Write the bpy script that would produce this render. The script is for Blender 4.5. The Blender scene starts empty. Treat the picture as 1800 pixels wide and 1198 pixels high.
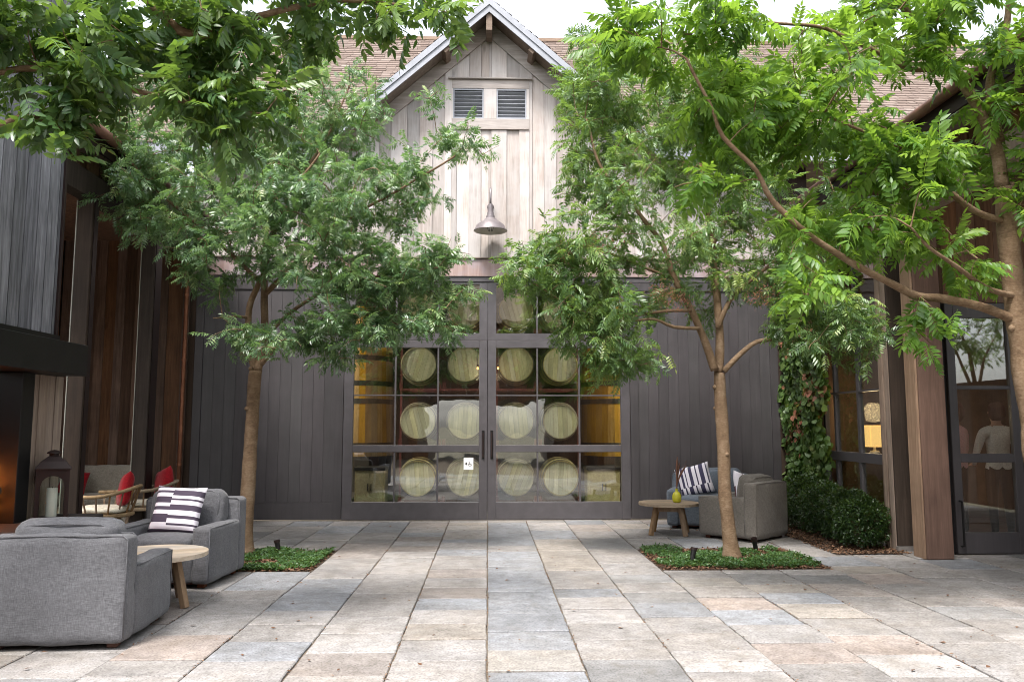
import bpy, bmesh, math, random
import numpy as np
from mathutils import Vector, Matrix, noise as mnoise

rad = math.radians
scene = bpy.context.scene
COL = scene.collection
random.seed(7)

# ------------------------------------------------------------------ camera
cam_data = bpy.data.cameras.new("camera")
cam = bpy.data.objects.new("camera", cam_data)
COL.objects.link(cam)
scene.camera = cam
cam.location = (0.0, 0.0, 1.5)
cam.rotation_euler = (rad(90 + 6.08), 0.0, rad(-1.72))
cam_data.sensor_width = 36.0
cam_data.lens = 28.0
cam_data.clip_end = 600.0

# ------------------------------------------------------------------ sky, sun, exposure
SUN_DIR = Vector((-0.20, -0.44, 0.875)).normalized()      # towards the sun
world = bpy.data.worlds.new("World")
scene.world = world
world.use_nodes = True
wn = world.node_tree
sky = wn.nodes.new("ShaderNodeTexSky")
sky.sky_type = 'NISHITA'
sky.sun_disc = False
sky.sun_elevation = math.asin(SUN_DIR.z)
sky.sun_rotation = math.atan2(SUN_DIR.x, SUN_DIR.y)
sky.air_density = 1.0
sky.dust_density = 3.0
sky.ozone_density = 1.0
hs = wn.nodes.new("ShaderNodeHueSaturation")
hs.inputs["Saturation"].default_value = 0.28
wn.links.new(sky.outputs[0], hs.inputs["Color"])
bg = wn.nodes["Background"]
bg.inputs["Strength"].default_value = 0.115
wn.links.new(hs.outputs[0], bg.inputs["Color"])

sun_data = bpy.data.lights.new("sun", 'SUN')
sun_data.energy = 1.5
sun_data.angle = rad(14)
sun_data.color = (1.0, 0.955, 0.9)
sun = bpy.data.objects.new("sun", sun_data)
COL.objects.link(sun)
sun.location = SUN_DIR * 40
sun.rotation_euler = SUN_DIR.to_track_quat('Z', 'Y').to_euler()

vs = scene.view_settings
vs.view_transform = 'Standard'
vs.look = 'None'
vs.gamma = 1.0
vs.use_curve_mapping = False
vs.exposure = 2.25
scene.cycles.max_bounces = 10
scene.cycles.transparent_max_bounces = 16
scene.cycles.use_denoising = True
scene.cycles.filter_width = 1.0

# ------------------------------------------------------------------ object helpers
def link(o, parent=None):
    COL.objects.link(o)
    if parent is not None:
        o.parent = parent
    return o

def tag(o, label=None, category=None, group=None, kind=None):
    if label: o["label"] = label
    if category: o["category"] = category
    if group: o["group"] = group
    if kind: o["kind"] = kind
    return o

def empty(name, loc=(0, 0, 0), rz=0.0):
    o = bpy.data.objects.new(name, None)
    o.location = loc
    o.rotation_euler = (0, 0, rz)
    o.empty_display_size = 0.1
    return link(o)

def copy_tree(o, parent=None):
    c = o.copy()
    link(c)
    if parent is not None:
        c.parent = parent
    for ch in list(o.children):
        copy_tree(ch, c)
    return c

def mesh(name, verts, faces, smooth=False):
    me = bpy.data.meshes.new(name)
    me.from_pydata([tuple(v) for v in verts], [], faces)
    if smooth:
        me.polygons.foreach_set("use_smooth", [True] * len(me.polygons))
    me.update()
    return me

def obj(name, me, mat=None, parent=None, loc=(0, 0, 0), rot=(0, 0, 0)):
    o = bpy.data.objects.new(name, me)
    if mat is not None and len(me.materials) == 0:
        me.materials.append(mat)
    o.location = loc
    o.rotation_euler = rot
    return link(o, parent)

class MB:
    """Collects shapes into one mesh."""
    def __init__(self):
        self.v = []
        self.f = []
    def add(self, v, f):
        n = len(self.v)
        self.v += [tuple(p) for p in v]
        self.f += [tuple(i + n for i in q) for q in f]
        return self
    def box(self, x0, x1, y0, y1, z0, z1, m=None):
        v = [(x, y, z) for z in (z0, z1) for y in (y0, y1) for x in (x0, x1)]
        if m is not None:
            v = [m @ Vector(p) for p in v]
        return self.add(v, [(0, 2, 3, 1), (4, 5, 7, 6), (0, 1, 5, 4), (2, 6, 7, 3), (0, 4, 6, 2), (1, 3, 7, 5)])
    def bar(self, a, b, w, h=None):
        """rectangular bar between two points"""
        a, b = Vector(a), Vector(b)
        h = h or w
        d = (b - a)
        L = d.length
        q = d.to_track_quat('Z', 'Y')
        m = Matrix.Translation(a) @ q.to_matrix().to_4x4()
        return self.box(-w / 2, w / 2, -h / 2, h / 2, 0, L, m)
    def tube(self, pts, rads, n=8, caps=True, jitter=0.0, seed=0):
        rnd = random.Random(seed)
        pts = [Vector(p) for p in pts]
        k = len(pts)
        if not hasattr(rads, '__len__'):
            rads = [rads] * k
        t0 = (pts[1] - pts[0]).normalized()
        u = t0.orthogonal().normalized()
        v, f = [], []
        for i in range(k):
            t = (pts[min(i + 1, k - 1)] - pts[max(i - 1, 0)]).normalized()
            u = (u - t * u.dot(t)).normalized()
            w = t.cross(u)
            for j in range(n):
                a = 2 * math.pi * j / n
                r = rads[i] * (1 + (rnd.uniform(-jitter, jitter) if jitter else 0))
                v.append(pts[i] + (u * math.cos(a) + w * math.sin(a)) * r)
        for i in range(k - 1):
            for j in range(n):
                a, b = i * n + j, i * n + (j + 1) % n
                f.append((a, b, b + n, a + n))
        if caps:
            f.append(tuple(range(n - 1, -1, -1)))
            f.append(tuple((k - 1) * n + j for j in range(n)))
        return self.add(v, f)
    def lathe(self, prof, n=24, c=(0, 0, 0), axis='Z', closed=False):
        v, f = [], []
        for (r, z) in prof:
            for j in range(n):
                a = 2 * math.pi * j / n
                p = (r * math.cos(a), r * math.sin(a), z)
                if axis == 'Y':
                    p = (p[0], p[2], p[1])
                v.append((p[0] + c[0], p[1] + c[1], p[2] + c[2]))
        k = len(prof)
        for i in range(k - 1):
            for j in range(n):
                a, b = i * n + j, i * n + (j + 1) % n
                f.append((a, b, b + n, a + n) if axis != 'Y' else (a, a + n, b + n, b))
        if closed:
            f.append(tuple(range(n - 1, -1, -1)))
            f.append(tuple((k - 1) * n + j for j in range(n)))
        return self.add(v, f)
    def build(self, name, mat, parent=None, loc=(0, 0, 0), rot=(0, 0, 0), smooth=False, bevel=0.0, seg=1, angle=None):
        me = mesh(name, self.v, self.f, smooth)
        if bevel or True:
            bm = bmesh.new()
            bm.from_mesh(me)
            bmesh.ops.recalc_face_normals(bm, faces=bm.faces)
            if bevel:
                bmesh.ops.bevel(bm, geom=list(bm.edges), offset=bevel, segments=seg, affect='EDGES', clamp_overlap=True)
            bm.to_mesh(me)
            bm.free()
        if angle is not None:
            me.polygons.foreach_set("use_smooth", [True] * len(me.polygons))
            me.set_sharp_from_angle(angle=rad(angle))
        return obj(name, me, mat, parent, loc, rot)

def bx(name, x0, x1, y0, y1, z0, z1, mat, parent=None, bevel=0.0):
    """one box as an object whose origin is the box centre"""
    c = ((x0 + x1) / 2, (y0 + y1) / 2, (z0 + z1) / 2)
    hx, hy, hz = (x1 - x0) / 2, (y1 - y0) / 2, (z1 - z0) / 2
    return MB().box(-hx, hx, -hy, hy, -hz, hz).build(name, mat, parent, c, bevel=bevel)

def soft_box(hx, hy, hz, r, seg=8, puff=(0, 0, 0), amp=0.0, freq=4.0, seed=0):
    """rounded, slightly uneven upholstered block (half sizes)"""
    idx, v, f = {}, [], []
    h = (hx, hy, hz)
    sv = Vector((seed * 3.1, seed * 1.7, seed * 0.9))
    def coord(i, hh):
        # denser near the edges so the rounding is clean
        t = i / seg * 2 - 1
        t = math.copysign(abs(t) ** 0.75, t)
        return t * hh
    def put(p):
        key = tuple(round(c, 5) for c in p)
        if key in idx:
            return idx[key]
        inner = [max(-(h[k] - r), min(h[k] - r, p[k])) for k in range(3)]
        d = Vector([p[k] - inner[k] for k in range(3)])
        q = Vector(inner) + (d.normalized() * r if d.length > 0 else Vector())
        n = [p[k] / h[k] for k in range(3)]
        for k in range(3):
            if puff[k]:
                a, b = (k + 1) % 3, (k + 2) % 3
                q[k] += math.copysign(1, n[k]) * abs(n[k]) * puff[k] * (1 - n[a] ** 2) * (1 - n[b] ** 2)
        if amp:
            q += mnoise.noise_vector(q * freq + sv) * amp + mnoise.noise_vector(q * freq * 3.1 + sv) * amp * 0.35
        idx[key] = len(v)
        v.append(tuple(q))
        return idx[key]
    for ax in range(3):
        a, b = (ax + 1) % 3, (ax + 2) % 3
        for s in (-1, 1):
            for i in range(seg):
                for j in range(seg):
                    quad = []
                    for (di, dj) in ((0, 0), (1, 0), (1, 1), (0, 1)):
                        p = [0, 0, 0]
                        p[ax] = s * h[ax]
                        p[a] = coord(i + di, h[a])
                        p[b] = coord(j + dj, h[b])
                        quad.append(put(p))
                    f.append(tuple(quad if s > 0 else quad[::-1]))
    return v, f

# ------------------------------------------------------------------ material helpers
def new_mat(name):
    m = bpy.data.materials.new(name)
    m.use_nodes = True
    nt = m.node_tree
    return m, nt, nt.nodes["Principled BSDF"]

def nd(nt, kind, **kw):
    n = nt.nodes.new("ShaderNode" + kind)
    for k, v in kw.items():
        if hasattr(n, k) and k not in n.inputs:
            setattr(n, k, v)
        else:
            s = n.inputs[k]
            if hasattr(v, "is_output"):
                nt.links.new(v, s)
            else:
                s.default_value = v
    return n

def ramp(nt, fac, stops, interp='LINEAR'):
    n = nt.nodes.new("ShaderNodeValToRGB")
    n.color_ramp.interpolation = interp
    el = n.color_ramp.elements
    while len(el) < len(stops):
        el.new(0.5)
    for e, (p, c) in zip(el, stops):
        e.position = p
        e.color = tuple(c) + (1,) if len(c) == 3 else c
    nt.links.new(fac, n.inputs[0])
    return n.outputs[0]

def mixc(nt, fac, a, b, mode='MIX'):
    n = nt.nodes.new("ShaderNodeMix")
    n.data_type = 'RGBA'
    n.blend_type = mode
    for s, v in ((0, fac), (6, a), (7, b)):
        if hasattr(v, "is_output"):
            nt.links.new(v, n.inputs[s])
        else:
            n.inputs[s].default_value = (tuple(v) + (1,) if (hasattr(v, '__len__') and len(v) == 3) else v)
    return n.outputs[2]

def math_n(nt, op, a, b=0.0, clamp=False):
    n = nt.nodes.new("ShaderNodeMath")
    n.operation = op
    n.use_clamp = clamp
    for i, v in enumerate((a, b)):
        if hasattr(v, "is_output"):
            nt.links.new(v, n.inputs[i])
        else:
            n.inputs[i].default_value = v
    return n.outputs[0]

def coords(nt, stretch=(1, 1, 1), rnd=True):
    """object coordinates, shifted by the object's own random number"""
    tc = nd(nt, "TexCoord")
    out = tc.outputs["Object"]
    r = None
    if rnd:
        oi = nd(nt, "ObjectInfo")
        r = oi.outputs["Random"]
        sc = nd(nt, "VectorMath", operation='SCALE')
        sc.inputs[0].default_value = (17.0, 23.0, 31.0)
        nt.links.new(r, sc.inputs["Scale"])
        ad = nd(nt, "VectorMath", operation='ADD')
        nt.links.new(out, ad.inputs[0])
        nt.links.new(sc.outputs[0], ad.inputs[1])
        out = ad.outputs[0]
    mp = nd(nt, "Mapping")
    mp.inputs["Scale"].default_value = stretch
    nt.links.new(out, mp.inputs["Vector"])
    return mp.outputs[0], out, r

def noise(nt, vec, scale, detail=4.0, rough=0.55, dist=0.0):
    n = nd(nt, "TexNoise", Scale=scale, Detail=detail, Roughness=rough, Distortion=dist)
    nt.links.new(vec, n.inputs["Vector"])
    return n.outputs["Fac"]

def bump(nt, bsdf, h, strength=0.3, dist=0.01):
    b = nd(nt, "Bump", Strength=strength, Distance=dist)
    nt.links.new(h, b.inputs["Height"])
    nt.links.new(b.outputs[0], bsdf.inputs["Normal"])
    return b

def wood(name, dark, light, axis='Z', rough=0.75, vary=0.35, knots=0.5, grain=22.0, bstr=0.35, weather=None, spec=0.3):
    m, nt, bs = new_mat(name)
    s = {'X': (0.06, 1, 1), 'Y': (1, 0.06, 1), 'Z': (1, 1, 0.06)}[axis]
    st, raw, r = coords(nt, s)
    g = noise(nt, st, grain, 6.0, 0.6, 0.6)
    g2 = noise(nt, st, grain * 4, 3.0, 0.6)
    blot = noise(nt, raw, 2.2, 3.0, 0.6)
    f = math_n(nt, 'ADD', math_n(nt, 'MULTIPLY', g, 0.75), math_n(nt, 'MULTIPLY', g2, 0.25))
    c = ramp(nt, f, [(0.3, dark), (0.52, [0.5 * (a + b) for a, b in zip(dark, light)]), (0.72, light)])
    if weather:
        wf = ramp(nt, blot, [(0.42, (0, 0, 0)), (0.68, (1, 1, 1))])
        c = mixc(nt, math_n(nt, 'MULTIPLY', wf, 0.75), c, weather)
    else:
        c = mixc(nt, 0.55, c, mixc(nt, 1.0, c, ramp(nt, blot, [(0.3, (0.65,) * 3), (0.7, (1.15,) * 3)]), 'MULTIPLY'))
    if knots:
        vo = nd(nt, "TexVoronoi", Scale=2.3)
        mp = nd(nt, "Mapping")
        mp.inputs["Scale"].default_value = {'X': (0.5, 1.2, 1.2), 'Y': (1.2, 0.5, 1.2), 'Z': (1.2, 1.2, 0.5)}[axis]
        nt.links.new(raw, mp.inputs["Vector"])
        nt.links.new(mp.outputs[0], vo.inputs["Vector"])
        kf = ramp(nt, vo.outputs["Distance"], [(0.0, (1, 1, 1)), (0.045, (0.7, 0.7, 0.7)), (0.1, (0, 0, 0))])
        c = mixc(nt, math_n(nt, 'MULTIPLY', kf, knots), c, [a * 0.35 for a in dark])
    hv = nd(nt, "HueSaturation")
    nt.links.new(c, hv.inputs["Color"])
    nt.links.new(math_n(nt, 'ADD', math_n(nt, 'MULTIPLY', r, 2 * vary), 1 - vary), hv.inputs["Value"])
    r2 = math_n(nt, 'FRACT', math_n(nt, 'MULTIPLY', r, 17.3))
    nt.links.new(math_n(nt, 'ADD', math_n(nt, 'MULTIPLY', r2, 0.5), 0.75), hv.inputs["Saturation"])
    nt.links.new(hv.outputs[0], bs.inputs["Base Color"])
    bs.inputs["Roughness"].default_value = rough
    bs.inputs["Specular IOR Level"].default_value = spec
    bump(nt, bs, f, bstr, 0.006)
    return m

def paint(name, col, rough=0.5, mott=0.12, metal=0.0, spec=0.5, bs_noise=0.05, scale=6.0):
    m, nt, bs = new_mat(name)
    st, raw, r = coords(nt)
    n1 = noise(nt, raw, scale, 4.0, 0.6)
    n2 = noise(nt, raw, scale * 25, 2.0, 0.5)
    c = mixc(nt, 1.0, col, ramp(nt, n1, [(0.3, (1 - mott,) * 3), (0.7, (1 + mott,) * 3)]), 'MULTIPLY')
    nt.links.new(c, bs.inputs["Base Color"])
    nt.links.new(math_n(nt, 'ADD', math_n(nt, 'MULTIPLY', n1, 0.2), rough - 0.1), bs.inputs["Roughness"])
    bs.inputs["Metallic"].default_value = metal
    bs.inputs["Specular IOR Level"].default_value = spec
    if bs_noise:
        bump(nt, bs, n2, bs_noise, 0.002)
    return m

def stone(name, col, spread=0.19):
    m, nt, bs = new_mat(name)
    st, raw, r = coords(nt)
    big = noise(nt, raw, 2.0, 5.0, 0.6, 0.5)
    mid = noise(nt, raw, 11.0, 5.0, 0.65)
    spk = noise(nt, raw, 70.0, 3.0, 0.6)
    c = mixc(nt, 1.0, col, ramp(nt, big, [(0.28, (1 - spread * 1.6,) * 3), (0.72, (1 + spread,) * 3)]), 'MULTIPLY')
    c = mixc(nt, 1.0, c, ramp(nt, mid, [(0.3, (0.76, 0.75, 0.73)), (0.64, (1.08, 1.08, 1.09))]), 'MULTIPLY')
    c = mixc(nt, 1.0, c, ramp(nt, spk, [(0.30, (0.55, 0.54, 0.53)), (0.48, (1, 1, 1)), (0.70, (1.25, 1.25, 1.24))]), 'MULTIPLY')
    patch = ramp(nt, noise(nt, raw, 1.3, 4.0, 0.65, 0.8), [(0.44, (0, 0, 0)), (0.66, (1, 1, 1))])
    c = mixc(nt, math_n(nt, 'MULTIPLY', patch, 0.5), c, mixc(nt, 1.0, c, (1.05, 0.99, 0.91), 'MULTIPLY'))
    stain = ramp(nt, noise(nt, raw, 3.7, 6.0, 0.7, 1.2), [(0.56, (0, 0, 0)), (0.78, (1, 1, 1))])
    c = mixc(nt, math_n(nt, 'MULTIPLY', stain, 0.6), c, [col[0] * 0.72, col[1] * 0.64, col[2] * 0.54])
    hv = nd(nt, "HueSaturation")
    nt.links.new(c, hv.inputs["Color"])
    nt.links.new(math_n(nt, 'ADD', math_n(nt, 'MULTIPLY', r, 0.22), 0.89), hv.inputs["Value"])
    nt.links.new(hv.outputs[0], bs.inputs["Base Color"])
    bs.inputs["Roughness"].default_value = 0.78
    bs.inputs["Specular IOR Level"].default_value = 0.25
    h = math_n(nt, 'ADD', math_n(nt, 'MULTIPLY', mid, 0.7), math_n(nt, 'MULTIPLY', spk, 0.3))
    bump(nt, bs, h, 0.5, 0.010)
    return m

def cloth(name, col, scale=1.0, warm=None):
    m, nt, bs = new_mat(name)
    st1, raw, r = coords(nt, (1.0, 1.0, 0.07))
    mp = nd(nt, "Mapping")
    mp.inputs["Scale"].default_value = (0.07, 0.07, 1.0)
    nt.links.new(raw, mp.inputs["Vector"])
    a = noise(nt, st1, 380 * scale, 2.0, 0.6)
    b = noise(nt, mp.outputs[0], 380 * scale, 2.0, 0.6)
    f = math_n(nt, 'ADD', math_n(nt, 'MULTIPLY', a, 0.5), math_n(nt, 'MULTIPLY', b, 0.5))
    c = mixc(nt, 1.0, col, ramp(nt, f, [(0.36, (0.62,) * 3), (0.5, (1.0,) * 3), (0.64, (1.4,) * 3)]), 'MULTIPLY')
    big = noise(nt, raw, 3.0, 4.0, 0.6)
    c = mixc(nt, 1.0, c, ramp(nt, big, [(0.3, (0.86, 0.86, 0.86)), (0.7, (1.1, 1.1, 1.1))]), 'MULTIPLY')
    nt.links.new(c, bs.inputs["Base Color"])
    bs.inputs["Roughness"].default_value = 0.9
    bs.inputs["Specular IOR Level"].default_value = 0.15
    bs.inputs["Sheen Weight"].default_value = 0.15
    h = math_n(nt, 'ADD', math_n(nt, 'MULTIPLY', f, 0.25), noise(nt, raw, 9.0, 3.0, 0.6))
    bump(nt, bs, h, 0.6, 0.018)
    return m

def emission(name, col, strength):
    m, nt, bs = new_mat(name)
    bs.inputs["Base Color"].default_value = tuple(col) + (1,)
    bs.inputs["Emission Color"].default_value = tuple(col) + (1,)
    bs.inputs["Emission Strength"].default_value = strength
    return m

def glass(name, ior=1.6, wave=0.02, tint=(0.93, 0.95, 0.93)):
    m = bpy.data.materials.new(name)
    m.use_nodes = True
    nt = m.node_tree
    nt.nodes.remove(nt.nodes["Principled BSDF"])
    out = nt.nodes["Material Output"]
    tr = nd(nt, "BsdfTransparent")
    tr.inputs[0].default_value = tuple(tint) + (1,)
    gl = nd(nt, "BsdfAnisotropic") if False else nt.nodes.new("ShaderNodeBsdfGlossy")
    gl.inputs["Roughness"].default_value = 0.008
    geo = nd(nt, "NewGeometry")
    fr = nd(nt, "Fresnel", IOR=ior)
    mr = nd(nt, "MapRange")
    nt.links.new(geo.outputs["Backfacing"], mr.inputs["Value"])
    mr.inputs["To Min"].default_value = ior
    mr.inputs["To Max"].default_value = 1.0 / ior
    nt.links.new(mr.outputs[0], fr.inputs["IOR"])
    st, raw, r = coords(nt)
    h = noise(nt, raw, 3.0, 1.0, 0.4)
    b = nd(nt, "Bump", Strength=1.0, Distance=wave)
    nt.links.new(h, b.inputs["Height"])
    nt.links.new(b.outputs[0], gl.inputs["Normal"])
    mx = nt.nodes.new("ShaderNodeMixShader")
    nt.links.new(fr.outputs[0], mx.inputs[0])
    nt.links.new(tr.outputs[0], mx.inputs[1])
    nt.links.new(gl.outputs[0], mx.inputs[2])
    nt.links.new(mx.outputs[0], out.inputs["Surface"])
    return m

def leaf_mat(name, stops, rough=0.42, trans=0.35, tcol=(0.30, 0.48, 0.04), spec=0.5):
    """foliage: colour from the per-leaf number stored in the mesh"""
    m = bpy.data.materials.new(name)
    m.use_nodes = True
    nt = m.node_tree
    bs = nt.nodes["Principled BSDF"]
    out = nt.nodes["Material Output"]
    at = nd(nt, "Attribute", attribute_name="tint")
    c = ramp(nt, at.outputs["Fac"], stops)
    nt.links.new(c, bs.inputs["Base Color"])
    bs.inputs["Roughness"].default_value = rough
    bs.inputs["Specular IOR Level"].default_value = spec
    tl = nt.nodes.new("ShaderNodeBsdfTranslucent")
    tc = mixc(nt, 1.0, c, tcol, 'MIX')
    tmix = mixc(nt, 0.6, c, tcol)
    nt.links.new(tmix, tl.inputs["Color"])
    mx = nt.nodes.new("ShaderNodeMixShader")
    mx.inputs[0].default_value = trans
    nt.links.new(bs.outputs[0], mx.inputs[1])
    nt.links.new(tl.outputs[0], mx.inputs[2])
    nt.links.new(mx.outputs[0], out.inputs["Surface"])
    return m

M = {}
M['gable'] = wood('weathered_pale_boards', (0.27, 0.232, 0.212), (0.49, 0.44, 0.41), vary=0.24, knots=0.4, weather=(0.43, 0.405, 0.395))
M['gable_x'] = wood('weathered_pale_trim', (0.25, 0.215, 0.195), (0.45, 0.40, 0.37), axis='X', vary=0.12, knots=0.2)
M['eave_wood'] = wood('brown_eave_boards', (0.12, 0.085, 0.065), (0.26, 0.20, 0.16), axis='X', vary=0.15)
M['fascia'] = paint('grey_blue_fascia_paint', (0.24, 0.25, 0.28), 0.55, 0.12)
M['panel'] = wood('charcoal_painted_boards', (0.043, 0.039, 0.042), (0.064, 0.058, 0.061), vary=0.07, knots=0.12, rough=0.45, grain=18.0, bstr=0.10, spec=0.5)
M['panel_edge'] = paint('charcoal_frame_paint', (0.068, 0.062, 0.067), 0.40, 0.14)
M['black'] = paint('black_steel', (0.007, 0.0065, 0.0065), 0.5, 0.25, spec=0.3)
M['dark_metal'] = paint('bronze_steel', (0.020, 0.011, 0.010), 0.55, 0.25, metal=0.0, spec=0.25)
M['lintel'] = wood('rusty_copper_band', (0.22, 0.13, 0.11), (0.40, 0.30, 0.28), axis='Z', vary=0.05, knots=0.0, rough=0.5, grain=9.0, bstr=0.08, weather=(0.30, 0.28, 0.33))
M['brown'] = wood('stained_brown_boards', (0.075, 0.038, 0.023), (0.23, 0.125, 0.072), vary=0.40, knots=0.6, rough=0.65)
M['post'] = wood('dark_brown_post', (0.024, 0.016, 0.011), (0.058, 0.038, 0.027), vary=0.1, knots=0.3)
M['post_red'] = wood('reddish_brown_post', (0.082, 0.044, 0.031), (0.155, 0.088, 0.062), vary=0.06, knots=0.3, bstr=0.2)
M['tan_board'] = wood('tan_weathered_boards', (0.175, 0.12, 0.088), (0.34, 0.25, 0.19), vary=0.12, knots=0.3)
M['grey_board'] = wood('silver_grey_boards', (0.07, 0.069, 0.076), (0.33, 0.33, 0.36), vary=0.6, knots=1.0, grain=26.0, bstr=0.9)
M['teak'] = wood('weathered_teak', (0.20, 0.135, 0.08), (0.42, 0.32, 0.21), axis='X', vary=0.15, knots=0.1)
M['teak_leg'] = wood('oiled_teak', (0.16, 0.095, 0.048), (0.31, 0.20, 0.11), axis='Z', vary=0.12, knots=0.1)
M['oak_top'] = wood('pale_oak_planks', (0.36, 0.29, 0.22), (0.58, 0.50, 0.41), axis='X', vary=0.12, knots=0.2)
M['foot'] = wood('red_brown_feet', (0.06, 0.02, 0.012), (0.13, 0.05, 0.03), vary=0.1, knots=0)
M['barrel_head'] = wood('barrel_head_oak', (0.26, 0.25, 0.15), (0.44, 0.425, 0.285), vary=0.18, knots=0.1, rough=0.6)
M['barrel_body'] = wood('barrel_stave_oak', (0.20, 0.17, 0.09), (0.36, 0.32, 0.18), axis='Y', vary=0.1, knots=0.0)
M['cask'] = wood('varnished_cask_oak', (0.25, 0.145, 0.04), (0.40, 0.25, 0.08), vary=0.16, knots=0.0, rough=0.35)
M['hoop'] = paint('hoop_steel', (0.05, 0.05, 0.045), 0.45, 0.2, metal=0.6)
M['rack'] = paint('dark_red_rack', (0.075, 0.012, 0.012), 0.45, 0.15)
M['copper'] = paint('copper_pipe', (0.30, 0.13, 0.075), 0.42, 0.3, metal=0.7)
M['gutter'] = paint('aged_copper_gutter', (0.15, 0.075, 0.05), 0.5, 0.3, metal=0.5)
M['glass'] = glass('window_glass', 2.3, 0.0016)
M['glass_strong'] = glass('reflective_door_glass', 2.15, 0.0)
M['lantern_glass'] = glass('lantern_glass', 1.45, 0.0)
M['linen'] = cloth('grey_linen', (0.108, 0.108, 0.116))
M['linen_lit_blue'] = cloth('grey_linen_lit_blue', (0.125, 0.145, 0.175))  # same cloth as the grey linen, cool lighting put into its colour
M['linen_lit_taupe'] = cloth('grey_linen_lit_taupe', (0.145, 0.13, 0.115))  # same cloth again, warm lighting put into its colour
M['red_cloth'] = cloth('red_cotton', (0.27, 0.008, 0.013))
M['cream_cloth'] = cloth('cream_canvas', (0.62, 0.57, 0.46))
M['sofa_cloth'] = cloth('beige_grey_linen', (0.36, 0.32, 0.26))
M['candle'] = paint('white_wax', (0.82, 0.80, 0.74), 0.5, 0.03)
M['vase'] = paint('yellow_glaze', (0.50, 0.47, 0.03), 0.22, 0.08, bs_noise=0)
M['stem'] = paint('dry_dark_stem', (0.15, 0.07, 0.045), 0.8, 0.3)
M['soil'] = paint('dark_soil', (0.06, 0.042, 0.03), 0.95, 0.4, scale=20)
M['joint'] = paint('joint_grit', (0.11, 0.085, 0.06), 0.95, 0.5, scale=40)
M['ground'] = paint('dry_grass_earth', (0.15, 0.135, 0.09), 0.95, 0.25, scale=3)
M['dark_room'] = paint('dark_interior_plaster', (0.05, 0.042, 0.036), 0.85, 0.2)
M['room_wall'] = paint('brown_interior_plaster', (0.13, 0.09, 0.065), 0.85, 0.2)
M['room_floor'] = wood('interior_floor', (0.10, 0.05, 0.035), (0.20, 0.11, 0.075), axis='Y')
M['white'] = paint('white_enamel', (0.75, 0.75, 0.73), 0.4, 0.04)
M['sign_white'] = paint('white_vinyl', (0.80, 0.80, 0.80), 0.5, 0.02)
M['sign_black'] = paint('black_vinyl', (0.01, 0.01, 0.012), 0.5, 0.02)
M['strip'] = paint('pale_edge_strip', (0.34, 0.33, 0.28), 0.5, 0.1)
M['firebrick'] = paint('sooty_firebrick', (0.10, 0.055, 0.04), 0.9, 0.4, scale=9)
M['concrete'] = paint('cast_concrete', (0.16, 0.145, 0.135), 0.8, 0.2)
M['char'] = paint('charred_wood', (0.03, 0.022, 0.018), 0.95, 0.4)
M['flame'] = emission('flame', (1.0, 0.27, 0.04), 2.2)
M['lamp_shade'] = emission('lit_lamp_shade', (1.0, 0.62, 0.20), 0.30)
M['bulb'] = emission('warm_bulb', (1.0, 0.42, 0.10), 1.6)
M['shade_inside'] = paint('pale_enamel', (0.55, 0.53, 0.47), 0.4, 0.05)
M['lamp_metal'] = paint('grey_bronze_lamp', (0.16, 0.14, 0.145), 0.42, 0.15, metal=0.3)
M['bark'] = None
STONES = {
    'g': stone('pale_grey_granite', (0.23, 0.218, 0.211)),
    'w': stone('off_white_granite', (0.25, 0.239, 0.234)),
    'b': stone('blue_grey_granite', (0.20, 0.206, 0.22)),
    'd': stone('dark_grey_granite', (0.19, 0.187, 0.187)),
    't': stone('tan_granite', (0.25, 0.23, 0.21)),
    'n': stone('brown_granite', (0.225, 0.203, 0.19)),
    'r': stone('rust_granite', (0.235, 0.203, 0.186)),
    'c': stone('cream_granite', (0.25, 0.235, 0.219)),
}
def bark_material():
    m, nt, bs = new_mat('smooth_mottled_bark')
    st, raw, r = coords(nt, (1, 1, 1))
    a = noise(nt, raw, 7.0, 6.0, 0.65, 0.4)
    mp = nd(nt, "Mapping")
    mp.inputs["Scale"].default_value = (1, 1, 3.0)
    nt.links.new(raw, mp.inputs["Vector"])
    b = noise(nt, mp.outputs[0], 26.0, 5.0, 0.7)
    f = math_n(nt, 'ADD', math_n(nt, 'MULTIPLY', a, 0.55), math_n(nt, 'MULTIPLY', b, 0.45))
    c = ramp(nt, f, [(0.30, (0.07, 0.042, 0.024)), (0.5, (0.165, 0.108, 0.065)), (0.70, (0.28, 0.205, 0.14))])
    nt.links.new(c, bs.inputs["Base Color"])
    bs.inputs["Roughness"].default_value = 0.85
    bs.inputs["Specular IOR Level"].default_value = 0.2
    bump(nt, bs, f, 0.7, 0.02)
    return m
M['bark'] = bark_material()
M['leaf_far'] = leaf_mat('pistache_leaf', [(0.0, (0.034, 0.076, 0.034)), (0.45, (0.098, 0.175, 0.062)), (0.8, (0.18, 0.27, 0.085)), (1.0, (0.26, 0.31, 0.09))], rough=0.38, spec=0.6, trans=0.38)
M['leaf_cool'] = leaf_mat('cool_green_pistache_leaf', [(0.0, (0.030, 0.072, 0.034)), (0.45, (0.095, 0.168, 0.074)), (0.8, (0.185, 0.268, 0.115)), (1.0, (0.27, 0.32, 0.12))], rough=0.36, spec=0.7, trans=0.38, tcol=(0.24, 0.44, 0.08))
M['leaf_near'] = leaf_mat('bright_pistache_leaf', [(0.0, (0.020, 0.060, 0.014)), (0.5, (0.075, 0.165, 0.026)), (1.0, (0.22, 0.34, 0.045))], trans=0.48, tcol=(0.36, 0.58, 0.05))
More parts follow.
